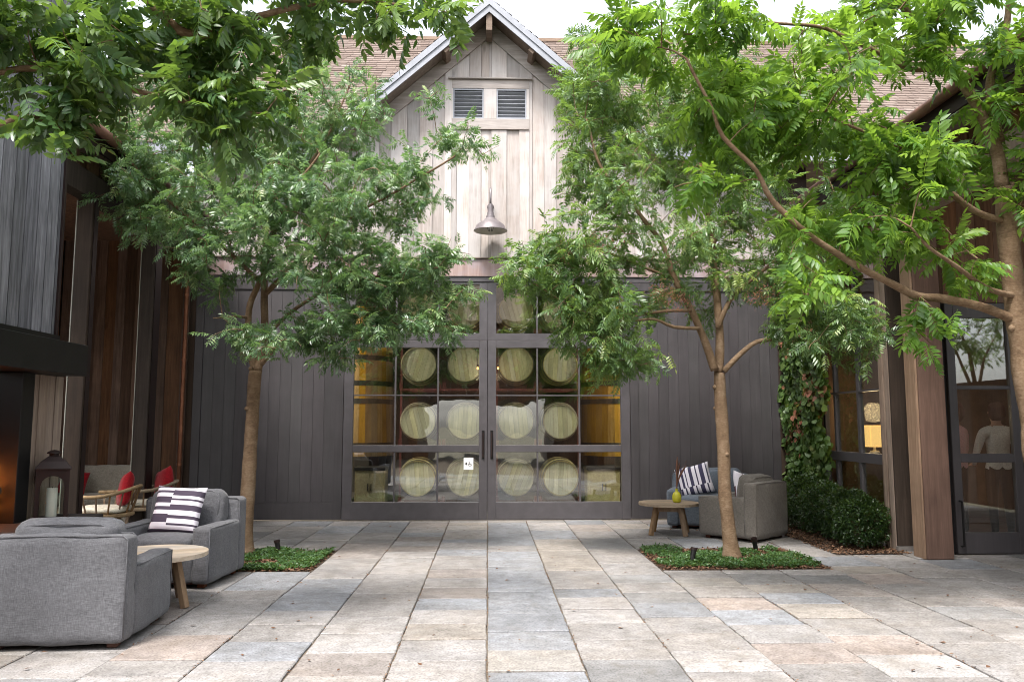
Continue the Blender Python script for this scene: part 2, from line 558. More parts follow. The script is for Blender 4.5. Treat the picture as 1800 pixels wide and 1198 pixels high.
M['leaf_dark'] = leaf_mat('deep_green_pistache_leaf', [(0.0, (0.020, 0.058, 0.022)), (0.5, (0.066, 0.135, 0.044)), (1.0, (0.16, 0.24, 0.06))], rough=0.36, trans=0.32, spec=0.55)
M['leaf_box'] = leaf_mat('boxwood_leaf', [(0.0, (0.010, 0.026, 0.008)), (0.6, (0.024, 0.056, 0.014)), (1.0, (0.055, 0.10, 0.02))], trans=0.2)
M['leaf_vine'] = leaf_mat('creeper_leaf', [(0.0, (0.03, 0.07, 0.018)), (0.55, (0.08, 0.135, 0.032)), (0.78, (0.12, 0.135, 0.04)), (0.84, (0.26, 0.09, 0.055)), (1.0, (0.36, 0.17, 0.11))], trans=0.25)
M['leaf_cover'] = leaf_mat('ground_cover_leaf', [(0.0, (0.020, 0.055, 0.015)), (0.7, (0.055, 0.12, 0.035)), (1.0, (0.11, 0.17, 0.06))], trans=0.2)
M['mulch'] = leaf_mat('bark_mulch', [(0.0, (0.05, 0.027, 0.018)), (0.5, (0.12, 0.064, 0.038)), (1.0, (0.22, 0.135, 0.085))], trans=0.0, spec=0.1, rough=0.9)
M['shingle'] = leaf_mat('cedar_shingle', [(0.0, (0.125, 0.092, 0.077)), (0.5, (0.19, 0.147, 0.126)), (1.0, (0.26, 0.215, 0.19))], trans=0.0, spec=0.2, rough=0.85)
M['berry'] = leaf_mat('berry_red', [(0.0, (0.18, 0.05, 0.03)), (1.0, (0.40, 0.16, 0.09))], trans=0.0)

def stripes_mat(name, dark, pale, left, right, hz, split=0.0, vertical=False):
    """printed bands across a pillow, offset on the two sides of its centre seam"""
    m, nt, bs = new_mat(name)
    tc = nd(nt, "TexCoord")
    sp = nd(nt, "SeparateXYZ")
    nt.links.new(tc.outputs["Object"], sp.inputs[0])
    X, Z = (sp.outputs[2], sp.outputs[0]) if vertical else (sp.outputs[0], sp.outputs[2])
    z01 = math_n(nt, 'ADD', math_n(nt, 'MULTIPLY', Z, 0.5 / hz), 0.5)
    def bands(bl):
        stops, cur = [(0.0, pale)], 0.0
        for (a, b) in bl:
            stops += [(a, dark), (b, pale)]
        return ramp(nt, z01, stops, 'CONSTANT')
    side = math_n(nt, 'GREATER_THAN', X, split)
    c = mixc(nt, side, bands(left), bands(right))
    nt.links.new(c, bs.inputs["Base Color"])
    bs.inputs["Roughness"].default_value = 0.9
    bs.inputs["Specular IOR Level"].default_value = 0.1
    f = noise(nt, tc.outputs["Object"], 90, 2)
    bump(nt, bs, f, 0.15, 0.004)
    return m

# ================================================================== ground and paving
g = MB()
g.add([(-150, -150, -0.12), (150, -150, -0.12), (150, 150, -0.12), (-150, 150, -0.12)], [(0, 1, 2, 3)])
tag(g.build('ground', M['ground']), kind='structure')
CW = 0.61                                     # paving column width
pave = MB()
pave.add([(-7.4, -7.8, -0.016), (9.2, -7.8, -0.016), (9.2, 13.4, -0.016), (-7.4, 13.4, -0.016)], [(0, 1, 2, 3)])
pavement = tag(pave.build('pavement', M['joint']), kind='structure')

BEDS = [(-3.66, -1.83, 8.55, 10.0), (1.83, 3.66, 8.52, 9.97)]      # planting beds cut in the paving

def slab_mesh(w, l, seed):
    """stone slab: worn edges, a chipped outline, a slightly raised top"""
    rnd = random.Random(seed)
    hw, hl = w / 2, l / 2
    out = []
    def side(a, b, n):
        for i in range(n):
            t = i / n
            out.append((a[0] + (b[0] - a[0]) * t, a[1] + (b[1] - a[1]) * t))
    side((-hw, -hl), (hw, -hl), 5)
    side((hw, -hl), (hw, hl), 5)
    side((hw, hl), (-hw, hl), 5)
    side((-hw, hl), (-hw, -hl), 5)
    ring = [(x * (1 - rnd.choice((0.0, 0.0, 0.002, 0.003, 0.006)) / hw), y * (1 - rnd.choice((0.0, 0.002, 0.003, 0.005, 0.008)) / hl)) for x, y in out]
    n = len(ring)
    tilt = (rnd.uniform(-0.004, 0.004), rnd.uniform(-0.004, 0.004))
    v = [(x, y, -0.05) for x, y in ring]
    v += [(x, y, -0.006 + x * tilt[0] + y * tilt[1]) for x, y in ring]
    v += [(x - math.copysign(0.007, x), y - math.copysign(0.007, y), x * tilt[0] + y * tilt[1]) for x, y in ring]
    f = []
    for k in (0, 1):
        for i in range(n):
            j = (i + 1) % n
            f.append((k * n + i, k * n + j, (k + 1) * n + j, (k + 1) * n + i))
    f.append(tuple(2 * n + i for i in range(n)))
    return v, f

# lengths and stone kinds read column by column, far end first: (far edge, [(near edge, stone), ...])
KNOWN = {
    -1: (12.95, [(12.69, 'g'), (12.3, 't'), (11.83, 'c'), (10.86, 'g'), (10.56, 'b'), (9.98, 'w'), (9.5, 'b'), (8.64, 'w'), (8.13, 'n'), (7.67, 'w'), (7.2, 'n'), (6.74, 'b'), (6.28, 'w'), (5.84, 't'), (5.33, 'w'), (4.82, 'g')]),
    -2: (12.95, [(12.71, 'g'), (12.08, 'n'), (11.52, 'g'), (11.12, 'b'), (10.71, 'n'), (10.27, 'w'), (9.8, 'n'), (9.34, 'w'), (8.39, 'w'), (7.4, 'g'), (6.51, 'g'), (6.02, 'w'), (5.54, 'w'), (5.04, 'n'), (4.5, 'g')]),
    -3: (12.95, [(12.75, 'g'), (11.56, 'b'), (10.57, 'g'), (9.37, 'n'), (8.15, 'g'), (7.45, 'b'), (6.75, 'b'), (6.31, 'w'), (5.82, 'g'), (5.35, 'b'), (4.82, 'w')]),
    -4: (12.95, [(12.3, 'g'), (11.5, 'b'), (10.8, 'w'), (10.0, 'g')]),
    0: (12.95, [(12.68, 'g'), (11.4, 'b'), (10.23, 'b'), (9.78, 'w'), (8.79, 'b'), (7.47, 'b'), (6.6, 'b'), (6.05, 'b'), (5.55, 'b'), (5.09, 'c'), (4.55, 'b')]),
    1: (12.95, [(12.65, 'g'), (11.74, 'w'), (10.83, 'b'), (9.85, 't'), (8.5, 't'), (7.59, 'g'), (7.2, 'b'), (6.75, 'g'), (6.27, 'w'), (5.8, 'g'), (5.31, 'g'), (4.78, 'd')]),
    2: (12.95, [(12.4, 'b'), (11.6, 'n'), (10.93, 'g'), (9.93, 'd'), (8.94, 'g'), (8.27, 'w'), (7.83, 'd'), (7.4, 'g'), (6.96, 'd'), (6.47, 'b'), (5.98, 'g'), (5.5, 'g'), (5.04, 'w'), (4.6, 'g')]),
    3: (8.48, [(8.06, 'g'), (7.61, 'c'), (7.17, 'g'), (6.7, 'r'), (6.19, 'b'), (5.69, 'w'), (5.21, 'r'), (4.75, 'g')]),
    4: (8.48, [(8.31, 'g'), (7.76, 'd'), (7.32, 't'), (6.88, 'b'), (6.39, 't'), (5.88, 'g'), (5.39, 'r'), (4.92, 'w'), (4.5, 'g')]),
    5: (8.48, [(8.19, 'g'), (7.74, 'd'), (7.17, 'n'), (6.57, 'g'), (6.07, 'w'), (5.63, 'g'), (5.13, 'g'), (4.6, 'w')]),
    6: (12.95, [(11.8, 'g'), (10.9, 't'), (10.1, 'g'), (9.3, 'g'), (8.7, 'b'), (8.24, 't'), (7.72, 'r'), (7.21, 'g'), (6.75, 'g'), (6.31, 'd'), (5.83, 'w'), (5.37, 'g'), (4.85, 'b')]),
}
slab_rnd = random.Random(21)
slabs = []
def fill(c, y_far, y_near):
    y = y_far
    while y > y_near + 0.2:
        l = slab_rnd.choice((0.34, 0.42, 0.48, 0.55, 0.62, 0.75, 0.95))
        yn = max(y - l, y_near)
        if yn - y_near < 0.2:
            yn = y_near
        k = slab_rnd.choices('gwbdtnrc', (30, 20, 20, 8, 10, 8, 3, 2))[0]
        slabs.append((c, y, yn, k))
        y = yn
for c in range(-12, 15):
    if c in KNOWN:
        y, lst = KNOWN[c]
        if c in (3, 4, 5):
            fill(c, 12.95, 9.97)
        for (yn, k) in lst:
            slabs.append((c, y, yn, k))
            y = yn
        if c == -4:
            fill(c, 8.55, 2.2)
        else:
            fill(c, y, 2.2)
    elif c in (-6, -5):
        fill(c, 12.95, 10.0)
        fill(c, 8.55, 2.2)
    else:
        fill(c, 12.95, 2.2)
def seen_size(s):
    """how large a slab shows from the courtyard entrance where the picture was taken"""
    c, ya, yb, k = s
    y = 0.5 * (ya + yb)
    x = (c + 0.5) * CW
    if y < 4.7 or abs(x / y - 0.03) > 0.66:
        return 0
    return (ya - yb) * CW / y ** 3
slabs.sort(key=seen_size, reverse=True)
rest = {}
for i, (c, ya, yb, k) in enumerate(slabs):
    gap = 0.006
    v, f = slab_mesh(CW - gap, (ya - yb) - gap, i)
    cx, cy, cz = (c + 0.5) * CW, (ya + yb) / 2, slab_rnd.uniform(-0.006, 0.004)
    if i < 300 and seen_size((c, ya, yb, k)) > 0:
        obj('paving_slab', mesh('paving_slab', v, f), STONES[k], pavement, (cx, cy, cz))
    else:
        rest.setdefault(k, MB()).add([(x + cx, y + cy, z + cz) for x, y, z in v], f)
for k, mb in rest.items():
    tag(obj('outlying_slabs', mesh('outlying_slabs', mb.v, mb.f), STONES[k], pavement), kind='stuff')
# the walkway before the doors and the strip under the facade
bx('threshold_strip', -4.8, 4.8, 12.955, 13.35, -0.05, 0.004, STONES['t'], pavement)

# ================================================================== generic building pieces
def prism_board(name, x0, x1, y0, y1, z0, zt0, zt1, mat, parent):
    """upright board whose top is cut to a slope"""
    cx, cy = (x0 + x1) / 2, (y0 + y1) / 2
    v = [(x0 - cx, y0 - cy, 0), (x1 - cx, y0 - cy, 0), (x1 - cx, y1 - cy, 0), (x0 - cx, y1 - cy, 0),
         (x0 - cx, y0 - cy, zt0 - z0), (x1 - cx, y0 - cy, zt1 - z0), (x1 - cx, y1 - cy, zt1 - z0), (x0 - cx, y1 - cy, zt0 - z0)]
    f = [(0, 3, 2, 1), (4, 5, 6, 7), (0, 1, 5, 4), (1, 2, 6, 5), (2, 3, 7, 6), (3, 0, 4, 7)]
    return obj(name, mesh(name, v, f), mat, parent, (cx, cy, z0))

def tinted(name, verts, faces, tint, mat, parent, smooth=False):
    """numpy arrays -> one mesh with a number per corner face stored as 'tint' (verts)"""
    me = bpy.data.meshes.new(name)
    nv, nf = len(verts), len(faces)
    k = faces.shape[1]
    me.vertices.add(nv)
    me.vertices.foreach_set("co", np.ascontiguousarray(verts, dtype=np.float32).ravel())
    me.loops.add(nf * k)
    me.loops.foreach_set("vertex_index", np.ascontiguousarray(faces, dtype=np.int32).ravel())
    me.polygons.add(nf)
    me.polygons.foreach_set("loop_start", np.arange(0, nf * k, k, dtype=np.int32))
    at = me.attributes.new("tint", 'FLOAT', 'POINT')
    at.data.foreach_set("value", np.ascontiguousarray(tint, dtype=np.float32))
    me.update(calc_edges=True)
    if smooth:
        me.polygons.foreach_set("use_smooth", np.ones(nf, dtype=bool))
    me.validate()
    return obj(name, me, mat, parent)

def shingles(name, parent, O, U, V, W, L, expo, keep=None, seed=0, wr=(0.13, 0.26)):
    """courses of separate cedar shingles over a roof plane; U along the eave, V up the slope"""
    rnd = random.Random(seed)
    O, U, V = Vector(O), Vector(U).normalized(), Vector(V).normalized()
    Nn = U.cross(V)
    if Nn.z < 0: Nn = -Nn
    vs_, fs_, ts_ = [], [], []
    nrow = int(L / expo)
    for r in range(nrow):
        u = -rnd.uniform(0, 0.1)
        while u < W:
            w = rnd.uniform(*wr)
            a, b = max(u, 0), min(u + w - 0.006, W)
            u += w
            if b - a < 0.02: continue
            v0 = r * expo + rnd.uniform(-0.012, 0.012)
            v1 = v0 + expo * 1.5
            if keep and not keep((a + b) / 2, v0 + expo * 0.5): continue
            t = rnd.uniform(0.012, 0.022)
            n = len(vs_)
            for (uu, vv, hh) in ((a, v0, t + 0.016), (b, v0, t + 0.016 + rnd.uniform(-.003, .003)), (b, v1, 0.006), (a, v1, 0.006), (a, v0, 0.008), (b, v0, 0.008)):
                vs_.append(tuple(O + U * uu + V * vv + Nn * hh))
            fs_ += [(n, n + 1, n + 2, n + 3), (n, n + 4, n + 5, n + 1)]
            tt = min(1, max(0, rnd.gauss(0.5, 0.17)))
            ts_ += [tt] * 6
    o = tinted(name, np.array(vs_), np.array(fs_), np.array(ts_), M['shingle'], parent)
    return tag(o, kind='stuff')

def poly(name, verts, faces, mat, parent=None):
    return obj(name, mesh(name, verts, faces), mat, parent)

# ================================================================== the barn
barn = tag(empty('barn', (0, 13.0, 0)), 'barn with pale board gable, cedar roof and wide glazed cellar doors', 'building')
barn.location = (0, 0, 0)
YF = 13.0
GS = 0.88
def roofline(x):
    return max(8.26 - GS * abs(x), 6.0)
# boards of the upper wall, alternately set back
vent_box = (-0.625, 0.68, 6.47, 7.32)
x = -4.82
i = 0
brnd = random.Random(4)
cuts = sorted([0.0, 2.57, -2.57, vent_box[0], vent_box[1]])
while x < 4.82:
    w = brnd.choice((0.17, 0.20, 0.21, 0.24)) if i % 2 == 0 else brnd.choice((0.20, 0.22, 0.26))
    x1 = min(x + w, 4.82)
    proud = 0.022 if i % 2 else 0.0
    xs = [x] + [c for c in cuts if x < c < x1] + [x1]
    for a, b in zip(xs[:-1], xs[1:]):
        ya, yb = YF - 0.025 - proud, YF + 0.0
        if b > vent_box[0] + 1e-4 and a < vent_box[1] - 1e-4:
            prism_board('wall_board', a + .0015, b - .0015, ya, yb, 4.262, vent_box[2], vent_box[2], M['gable'], barn)
            prism_board('wall_board', a + .0015, b - .0015, ya, yb, vent_box[3], roofline(a), roofline(b), M['gable'], barn)
        else:
            prism_board('wall_board', a + .0015, b - .0015, ya, yb, 4.262, roofline(a), roofline(b), M['gable'], barn)
    x = x1
    i += 1
# sheathing behind the boards
poly('sheathing', [(-4.85, 13.06, 4.0), (4.85, 13.06, 4.0), (4.85, 13.06, 6.0), (2.57, 13.06, 6.0), (0, 13.06, 8.26), (-2.57, 13.06, 6.0), (-4.85, 13.06, 6.0)], [(0, 1, 2, 3, 4, 5, 6)], M['post'], barn)
# louvre vent block
VX0, VX1, VZ0, VZ1 = vent_box
bx('vent_trim', VX0, VX1, 12.945, 13.02, 7.165, VZ1, M['gable_x'], barn, 0.004)
bx('vent_trim', VX0, VX1, 12.945, 13.02, VZ0, 6.64, M['gable_x'], barn, 0.004)
bx('vent_trim', VX0, -0.606, 12.947, 13.02, 6.642, 7.163, M['gable'], barn)
bx('vent_trim', -0.088, 0.126, 12.947, 13.02, 6.642, 7.163, M['gable'], barn)
bx('vent_trim', 0.634, VX1, 12.947, 13.02, 6.642, 7.163, M['gable'], barn)
bx('vent_ledge', -0.69, 0.74, 12.90, 12.99, 7.322, 7.345, M['gable_x'], barn, 0.004)
bx('vent_ledge', VX0, VX1, 12.932, 12.99, 6.450, 6.468, M['gable_x'], barn, 0.003)
for (a, b) in ((-0.606, -0.088), (0.126, 0.634)):
    fr = MB().box(a, b, 12.955, 13.03, 6.642, 6.667).box(a, b, 12.955, 13.03, 7.138, 7.163).box(a, a + .024, 12.957, 13.03, 6.667, 7.138).box(b - .024, b, 12.957, 13.03, 6.667, 7.138)
    vent = fr.build('louvre_vent', M['fascia'], barn)
    MB().box(a, b, 13.034, 13.05, 6.642, 7.163).build('vent_back', M['black'], vent)
    for k in range(7):
        z = 6.685 + k * 0.067
        m = Matrix.Translation(((a + b) / 2, 12.995, z + 0.012)) @ Matrix.Rotation(rad(-38), 4, 'X')
        h = (b - a) / 2 - 0.026
        MB().box(-h, h, -0.032, 0.032, -0.006, 0.006, m).build('slat', M['fascia'], vent)
# copper band over the doors
bx('lintel_band', -4.83, 4.83, 12.93, 13.05, 3.945, 4.235, M['lintel'], barn, 0.004)
bx('lintel_drip', -4.85, 4.85, 12.90, 13.05, 4.238, 4.258, M['eave_wood'], barn, 0.003)
bx('door_track', -4.76, 4.78, 12.95, 13.05, 3.86, 3.942, M['panel_edge'], barn, 0.003)

# roof: gable over the front
roof = empty('roof')
roof.parent = barn
for s in (-1, 1):
    ov = 2.95
    zt = 8.50
    A, B, Cc = (0, 12.5, zt), (s * ov, 12.5, zt - GS * ov), (0, 15.6, zt)
    B2 = (s * ov, 12.9, zt - GS * ov)
    th = 0.09
    vv = [A, B, B2, Cc] + [(p[0], p[1], p[2] - th) for p in (A, B, B2, Cc)]
    poly('roof_deck', vv, [(0, 1, 2, 3), (4, 7, 6, 5), (0, 4, 5, 1), (1, 5, 6, 2), (2, 6, 7, 3)], M['eave_wood'], roof)
    U = Vector((0, 1, 0))
    V = Vector((-s, 0, GS)).normalized()
    Lr = ov * math.hypot(1, GS)
    shingles('gable_shingles', roof, (s * (ov + .04), 12.46, zt - GS * (ov + .04)), U, V, 3.2, Lr + 0.05, 0.14,
             keep=lambda u, v, Lr=Lr: u < 0.5 + 3.0 * (v / Lr), seed=11 + s)
    # rake fascia in two strips, soffit, frieze board on the wall
    def rake(name, y0, y1, top, bot, mat, x_end=ov):
        v = [(0, y0, zt + top), (s * x_end, y0, zt + top - GS * x_end), (s * x_end, y0, zt + bot - GS * x_end), (0, y0, zt + bot),
             (0, y1, zt + top), (s * x_end, y1, zt + top - GS * x_end), (s * x_end, y1, zt + bot - GS * x_end), (0, y1, zt + bot)]
        f = [(0, 1, 2, 3), (4, 7, 6, 5), (0, 4, 5, 1), (3, 2, 6, 7), (1, 5, 6, 2), (0, 3, 7, 4)]
        return poly(name, v, f, mat, roof)
    rake('rake_fascia', 12.455, 12.497, 0.02, -0.10, M['fascia'])
    rake('rake_fascia', 12.475, 12.497, -0.103, -0.22, M['fascia'])
    rake('rake_soffit', 12.50, 12.96, -0.125, -0.15, M['eave_wood'])
    rake('frieze_board', 12.925, 12.965, -0.155, -0.43, M['gable_x'])
    # lookout blocks under the rake
    for xx in (0.72, 1.9):
        z = zt - GS * xx - 0.16
        mm = Matrix.Translation((s * xx, 12.73, z - 0.05)) @ Matrix.Rotation(s * math.atan(GS), 4, 'Y')
        MB().box(-0.05, 0.05, -0.22, 0.20, -0.06, 0.05, mm).build('lookout_block', M['eave_wood'], roof, bevel=0.004)
MB().box(-0.05, 0.05, 12.51, 12.93, 7.98, 8.30).build('ridge_block', M['eave_wood'], roof, bevel=0.004)
# main roof either side
ER, RS = 6.02, 0.854
for (xa, xb, nm) in ((-7.6, -0.0, 1), (0.0, 13.0, 2)):
    L_ = 5.0 * math.hypot(1, RS)
    vv = [(xa, 12.5, ER), (xb, 12.5, ER), (xb, 17.5, ER + 5 * RS), (xa, 17.5, ER + 5 * RS)]
    # deck leaves out the part under the front gable
    if nm == 1:
        vv = [(xa, 12.5, ER), (-2.82, 12.5, ER), (0, 15.4, ER + 2.9 * RS), (0, 17.5, ER + 5 * RS), (xa, 17.5, ER + 5 * RS)]
    else:
        vv = [(2.82, 12.5, ER), (xb, 12.5, ER), (xb, 17.5, ER + 5 * RS), (0, 17.5, ER + 5 * RS), (0, 15.4, ER + 2.9 * RS)]
    lo = [(p[0], p[1], p[2] - 0.1) for p in vv]
    n = len(vv)
    poly('roof_deck', vv + lo, [tuple(range(n)), tuple(range(2 * n - 1, n - 1, -1))] + [(i, i + n, (i + 1) % n + n, (i + 1) % n) for i in range(n)], M['eave_wood'], roof)
    def keep(u, v, xa=xa):
        X = xa + u
        yy = v / math.hypot(1, RS)
        return abs(X) > 2.82 * (1 - yy / 2.9) - 0.05
    shingles('roof_shingles', roof, (xa, 12.46, ER - 0.04 * RS), (1, 0, 0), (0, 1, RS), xb - xa, L_ + 0.06, 0.15, keep, seed=40 + nm)
bx('ridge_cap', -7.6, 13.0, 17.42, 17.6, ER + 5 * RS - 0.02, ER + 5 * RS + 0.06, M['eave_wood'], roof)
for (a, b) in ((-7.6, -2.9), (2.9, 13.0)):
    bx('eave_fascia', a, b, 12.46, 12.5, ER - 0.22, ER - 0.015, M['fascia'], roof)
    bx('eave_soffit', a, b, 12.5, 13.0, ER - 0.16, ER - 0.13, M['eave_wood'], roof)
poly('rear_slope', [(-7.6, 17.6, ER + 5 * RS), (13, 17.6, ER + 5 * RS), (13, 22, ER + .6), (-7.6, 22, ER + .6)], [(0, 1, 2, 3)], M['eave_wood'], roof)

# ---- sliding panels either side of the doors
def sliding_panel(x0, x1):
    fr = MB()
    st = 0.13
    fr.box(x0, x0 + st, 12.955, 13.03, 0.02, 3.858).box(x1 - st, x1, 12.955, 13.03, 0.02, 3.858)
    fr.box(x0 + st, x1 - st, 12.955, 13.03, 0.02, 0.285).box(x0 + st, x1 - st, 12.955, 13.03, 3.72, 3.858)
    p = fr.build('sliding_panel', M['panel'], barn)
    n = round((x1 - x0 - 2 * st) / 0.174)
    bw = (x1 - x0 - 2 * st) / n
    for k in range(n):
        a = x0 + st + k * bw
        bx('panel_board', a + 0.0008, a + bw - 0.0008, 12.974, 13.0, 0.287, 3.718, M['panel'], p, 0.0022)
    bx('panel_back', x0 + st, x1 - st, 13.005, 13.02, 0.287, 3.718, M['panel'], p)
sliding_panel(-4.74, -2.335)
sliding_panel(2.32, 4.775)
bx('corner_post', 4.778, 4.86, 12.96, 13.2, 0.0, 4.2, M['post'], barn)
bx('corner_post', -4.84, -4.745, 12.96, 13.2, 0.0, 4.2, M['post'], barn)

# ---- glazed doors
def door_leaf(x0, x1, cols, handle_x):
    y0, y1 = 12.965, 13.035
    rows = [(0.29, 1.08), (1.19, 1.985), (2.005, 2.77)]
    fr = MB()
    fr.box(x0, cols[0][0], y0, y1, 0.012, 2.885).box(cols[-1][1], x1, y0, y1, 0.012, 2.885)
    X0, X1 = cols[0][0], cols[-1][1]
    fr.box(X0, X1, y0 + .001, y1, 0.012, 0.29).box(X0, X1, y0 + .001, y1, 1.08, 1.19).box(X0, X1, y0 + .001, y1, 2.77, 2.885)
    d = fr.build('door', M['panel_edge'], barn, bevel=0.004)
    mu = MB()
    for (a, b) in zip(cols[:-1], cols[1:]):
        mu.box(a[1], b[0], y0 + .008, y1, 0.29, 1.08).box(a[1], b[0], y0 + .008, y1, 1.19, 2.77)
    for (a, b) in cols:
        mu.box(a, b, y0 + .009, y1, 1.985, 2.005)
    mu.build('muntins', M['panel_edge'], d)
    for (a, b) in cols:
        for (za, zb) in rows:
            o = bx('pane', a, b, 13.012, 13.018, za, zb, M['glass'], d)
            o.rotation_euler = (rad(brnd.uniform(-.22, .22)), 0, rad(brnd.uniform(-.35, .35)))
    h = MB().box(handle_x - .022, handle_x + .022, 12.957, 12.966, 0.97, 1.43)
    hd = h.build('handle', M['black'], d, bevel=0.003)
    MB().box(handle_x - .012, handle_x + .012, 12.94, 12.9565, 1.02, 1.05).box(handle_x - .012, handle_x + .012, 12.94, 12.9565, 1.35, 1.38).box(handle_x - .009, handle_x + .009, 12.925, 12.9395, 1.0, 1.40).build('pull_bar', M['dark_metal'], hd)
    # transom above
    t = MB()
    t.box(x0, cols[0][0], y0, y1, 2.893, 3.858).box(cols[-1][1], x1, y0, y1, 2.893, 3.858)
    t.box(X0, X1, y0 + .001, y1, 2.893, 3.008).box(X0, X1, y0 + .001, y1, 3.82, 3.858)
    t.box(cols[0][1], cols[1][0], y0 + .008, y1, 3.008, 3.82).box(cols[1][1], cols[2][0], y0 + .008, y1, 3.008, 3.82)
    tw = t.build('transom_window', M['panel_edge'], barn)
    for (a, b) in cols:
        o = bx('pane', a, b, 13.012, 13.018, 3.008, 3.82, M['glass'], tw)
        o.rotation_euler = (rad(brnd.uniform(-.1, .1)), 0, rad(brnd.uniform(-.12, .12)))
    return d
CL = [(-2.175, -1.515), (-1.49, -0.825), (-0.80, -0.145)]
CR = [(0.13, 0.79), (0.815, 1.475), (1.50, 2.165)]
left_door = door_leaf(-2.33, -0.012, CL, -0.078)
right_door = door_leaf(-0.006, 2.315, CR, 0.062)

# small accessible-entrance notice stuck on a pane
sg = tag(empty('notice', (-0.312, 13.0085, 0.895)), 'small white wheelchair access notice with arrow on door glass', 'sign')
MB().box(-.078, .078, -.0012, .0012, -.096, .096).build('plate', M['sign_white'], sg)
def flat(name, pts, parent):
    n = len(pts)
    v = [(p[0], -0.0030, p[1]) for p in pts] + [(p[0], -0.0014, p[1]) for p in pts]
    return obj(name, mesh(name, v, [tuple(range(n)), tuple(range(2 * n - 1, n - 1, -1))] + [(i, (i + 1) % n, (i + 1) % n + n, i + n) for i in range(n)]), M['sign_black'], parent)
flat('arrow', [(-.060, 0), (-.024, .026), (-.024, -.026)], sg)
def ring2(cx, cz, r, w, a0, a1, n=16):
    o_, i_ = [], []
    for k in range(n + 1):
        a = rad(a0 + (a1 - a0) * k / n)
        o_.append((cx + r * math.cos(a), cz + r * math.sin(a)))
        i_.append((cx + (r - w) * math.cos(a), cz + (r - w) * math.sin(a)))
    return o_ + i_[::-1]
mb = MB()
def addflat(pts):
    n = len(pts)
    mb.add([(p[0], -0.0030, p[1]) for p in pts], [tuple(range(n))])
w_pts = ring2(.022, -.014, .027, .006, 110, 380)
k_ = len(w_pts) // 2
mb.add([(p[0], -0.0030, p[1]) for p in w_pts], [(i, i + 1, len(w_pts) - 2 - i, len(w_pts) - 1 - i) for i in range(k_ - 1)])
addflat([(.008, .012), (.015, .012), (.018, -.006), (.040, -.006), (.052, -.034), (.046, -.036), (.035, -.013), (.010, -.013)])
addflat([(.012, .008), (.032, .006), (.032, .001), (.012, .002)])
addflat([(.011 + .0075 * math.cos(k * .6), .026 + .0075 * math.sin(k * .6)) for k in range(10)])
mb.build('wheelchair_symbol', M['sign_black'], sg)

# ---- cellar behind the doors
def room(parent, x0, x1, y0, y1, z0, z1, mw, mf, front=False):
    poly('cellar_floor' if parent is barn else 'room_floor', [(x0, y0, z0), (x1, y0, z0), (x1, y1, z0), (x0, y1, z0)], [(0, 1, 2, 3)], mf, parent)
    poly('cellar_ceiling' if parent is barn else 'room_ceiling', [(x0, y0, z1), (x0, y1, z1), (x1, y1, z1), (x1, y0, z1)], [(0, 1, 2, 3)], mw, parent)
    poly('cellar_wall' if parent is barn else 'room_wall', [(x0, y1, z0), (x1, y1, z0), (x1, y1, z1), (x0, y1, z1)], [(0, 1, 2, 3)], mw, parent)
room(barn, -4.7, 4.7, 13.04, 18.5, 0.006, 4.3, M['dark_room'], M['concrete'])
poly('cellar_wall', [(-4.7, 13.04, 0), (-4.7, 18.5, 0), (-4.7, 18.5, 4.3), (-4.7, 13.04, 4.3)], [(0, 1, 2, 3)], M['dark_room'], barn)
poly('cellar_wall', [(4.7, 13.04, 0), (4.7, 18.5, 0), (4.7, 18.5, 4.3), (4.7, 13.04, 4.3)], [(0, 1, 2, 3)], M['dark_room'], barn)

def make_barrel():
    root = empty('wine_barrel')
    prof = [(0.300, -0.46), (0.306, -0.45), (0.330, -0.30), (0.350, -0.12), (0.354, 0.0), (0.350, 0.12), (0.330, 0.30), (0.306, 0.45), (0.30, 0.46), (0.285, 0.46)]
    b = MB()
    b.lathe([(0.285, -0.455), (0.285, -0.461), (0.300, -0.463)] + prof[1:], 28, axis='Y')
    b.build('staves', M['barrel_body'], root, angle=40)
    n = 7
    w = 0.57 / n
    for k in range(n):
        a, bb = -0.285 + k * w, -0.285 + (k + 1) * w
        pts = []
        m_ = 5
        for t in range(m_ + 1):
            x = a + 0.0012 + (bb - a - 0.0024) * t / m_
            pts.append((x, math.sqrt(max(0.2845 ** 2 - x * x, 0.0001))))
        up = [(p[0], -0.447, p[1]) for p in pts]
        dn = [(p[0], -0.447, -p[1]) for p in pts][::-1]
        v = up + dn
        c = (sum(p[0] for p in v) / len(v))
        me = mesh('head_plank', [(p[0] - c, 0, p[2]) for p in v], [tuple(range(len(v)))[::-1]])
        obj('head_plank', me, M['barrel_head'], root, (c, -0.447, 0))
    for (yy, r1, r2) in ((-0.44, 0.309, 0.317), (-0.26, 0.338, 0.343), (0.26, 0.343, 0.338), (0.44, 0.317, 0.309)):
        MB().lathe([(r1, yy - .022), (r1 + .003, yy - .022), (r2 + .003, yy + .022), (r2, yy + .022)], 28, axis='Y').build('hoop', M['hoop'], root, angle=40)
    return root
barrel0 = make_barrel()
cols_x = [-1.217, -0.40, 0.488, 1.267]
rows_z = [3.526, 2.573, 1.58, 0.60]
rn = ['top', 'second', 'third', 'bottom']
cn = ['leftmost', 'centre-left', 'centre-right', 'rightmost']
first = True
for r_, z in enumerate(rows_z):
    for c_, xx in enumerate(cols_x):
        o = barrel0 if first else copy_tree(barrel0)
        first = False
        o.location = (xx, 14.42, z)
        o.rotation_euler = (0, brnd.uniform(-0.35, 0.35), 0)
        tag(o, f'oak wine barrel behind the glass doors, {cn[c_]} of the {rn[r_]} row of barrels', 'barrel', 'wine barrels stacked behind the glass')
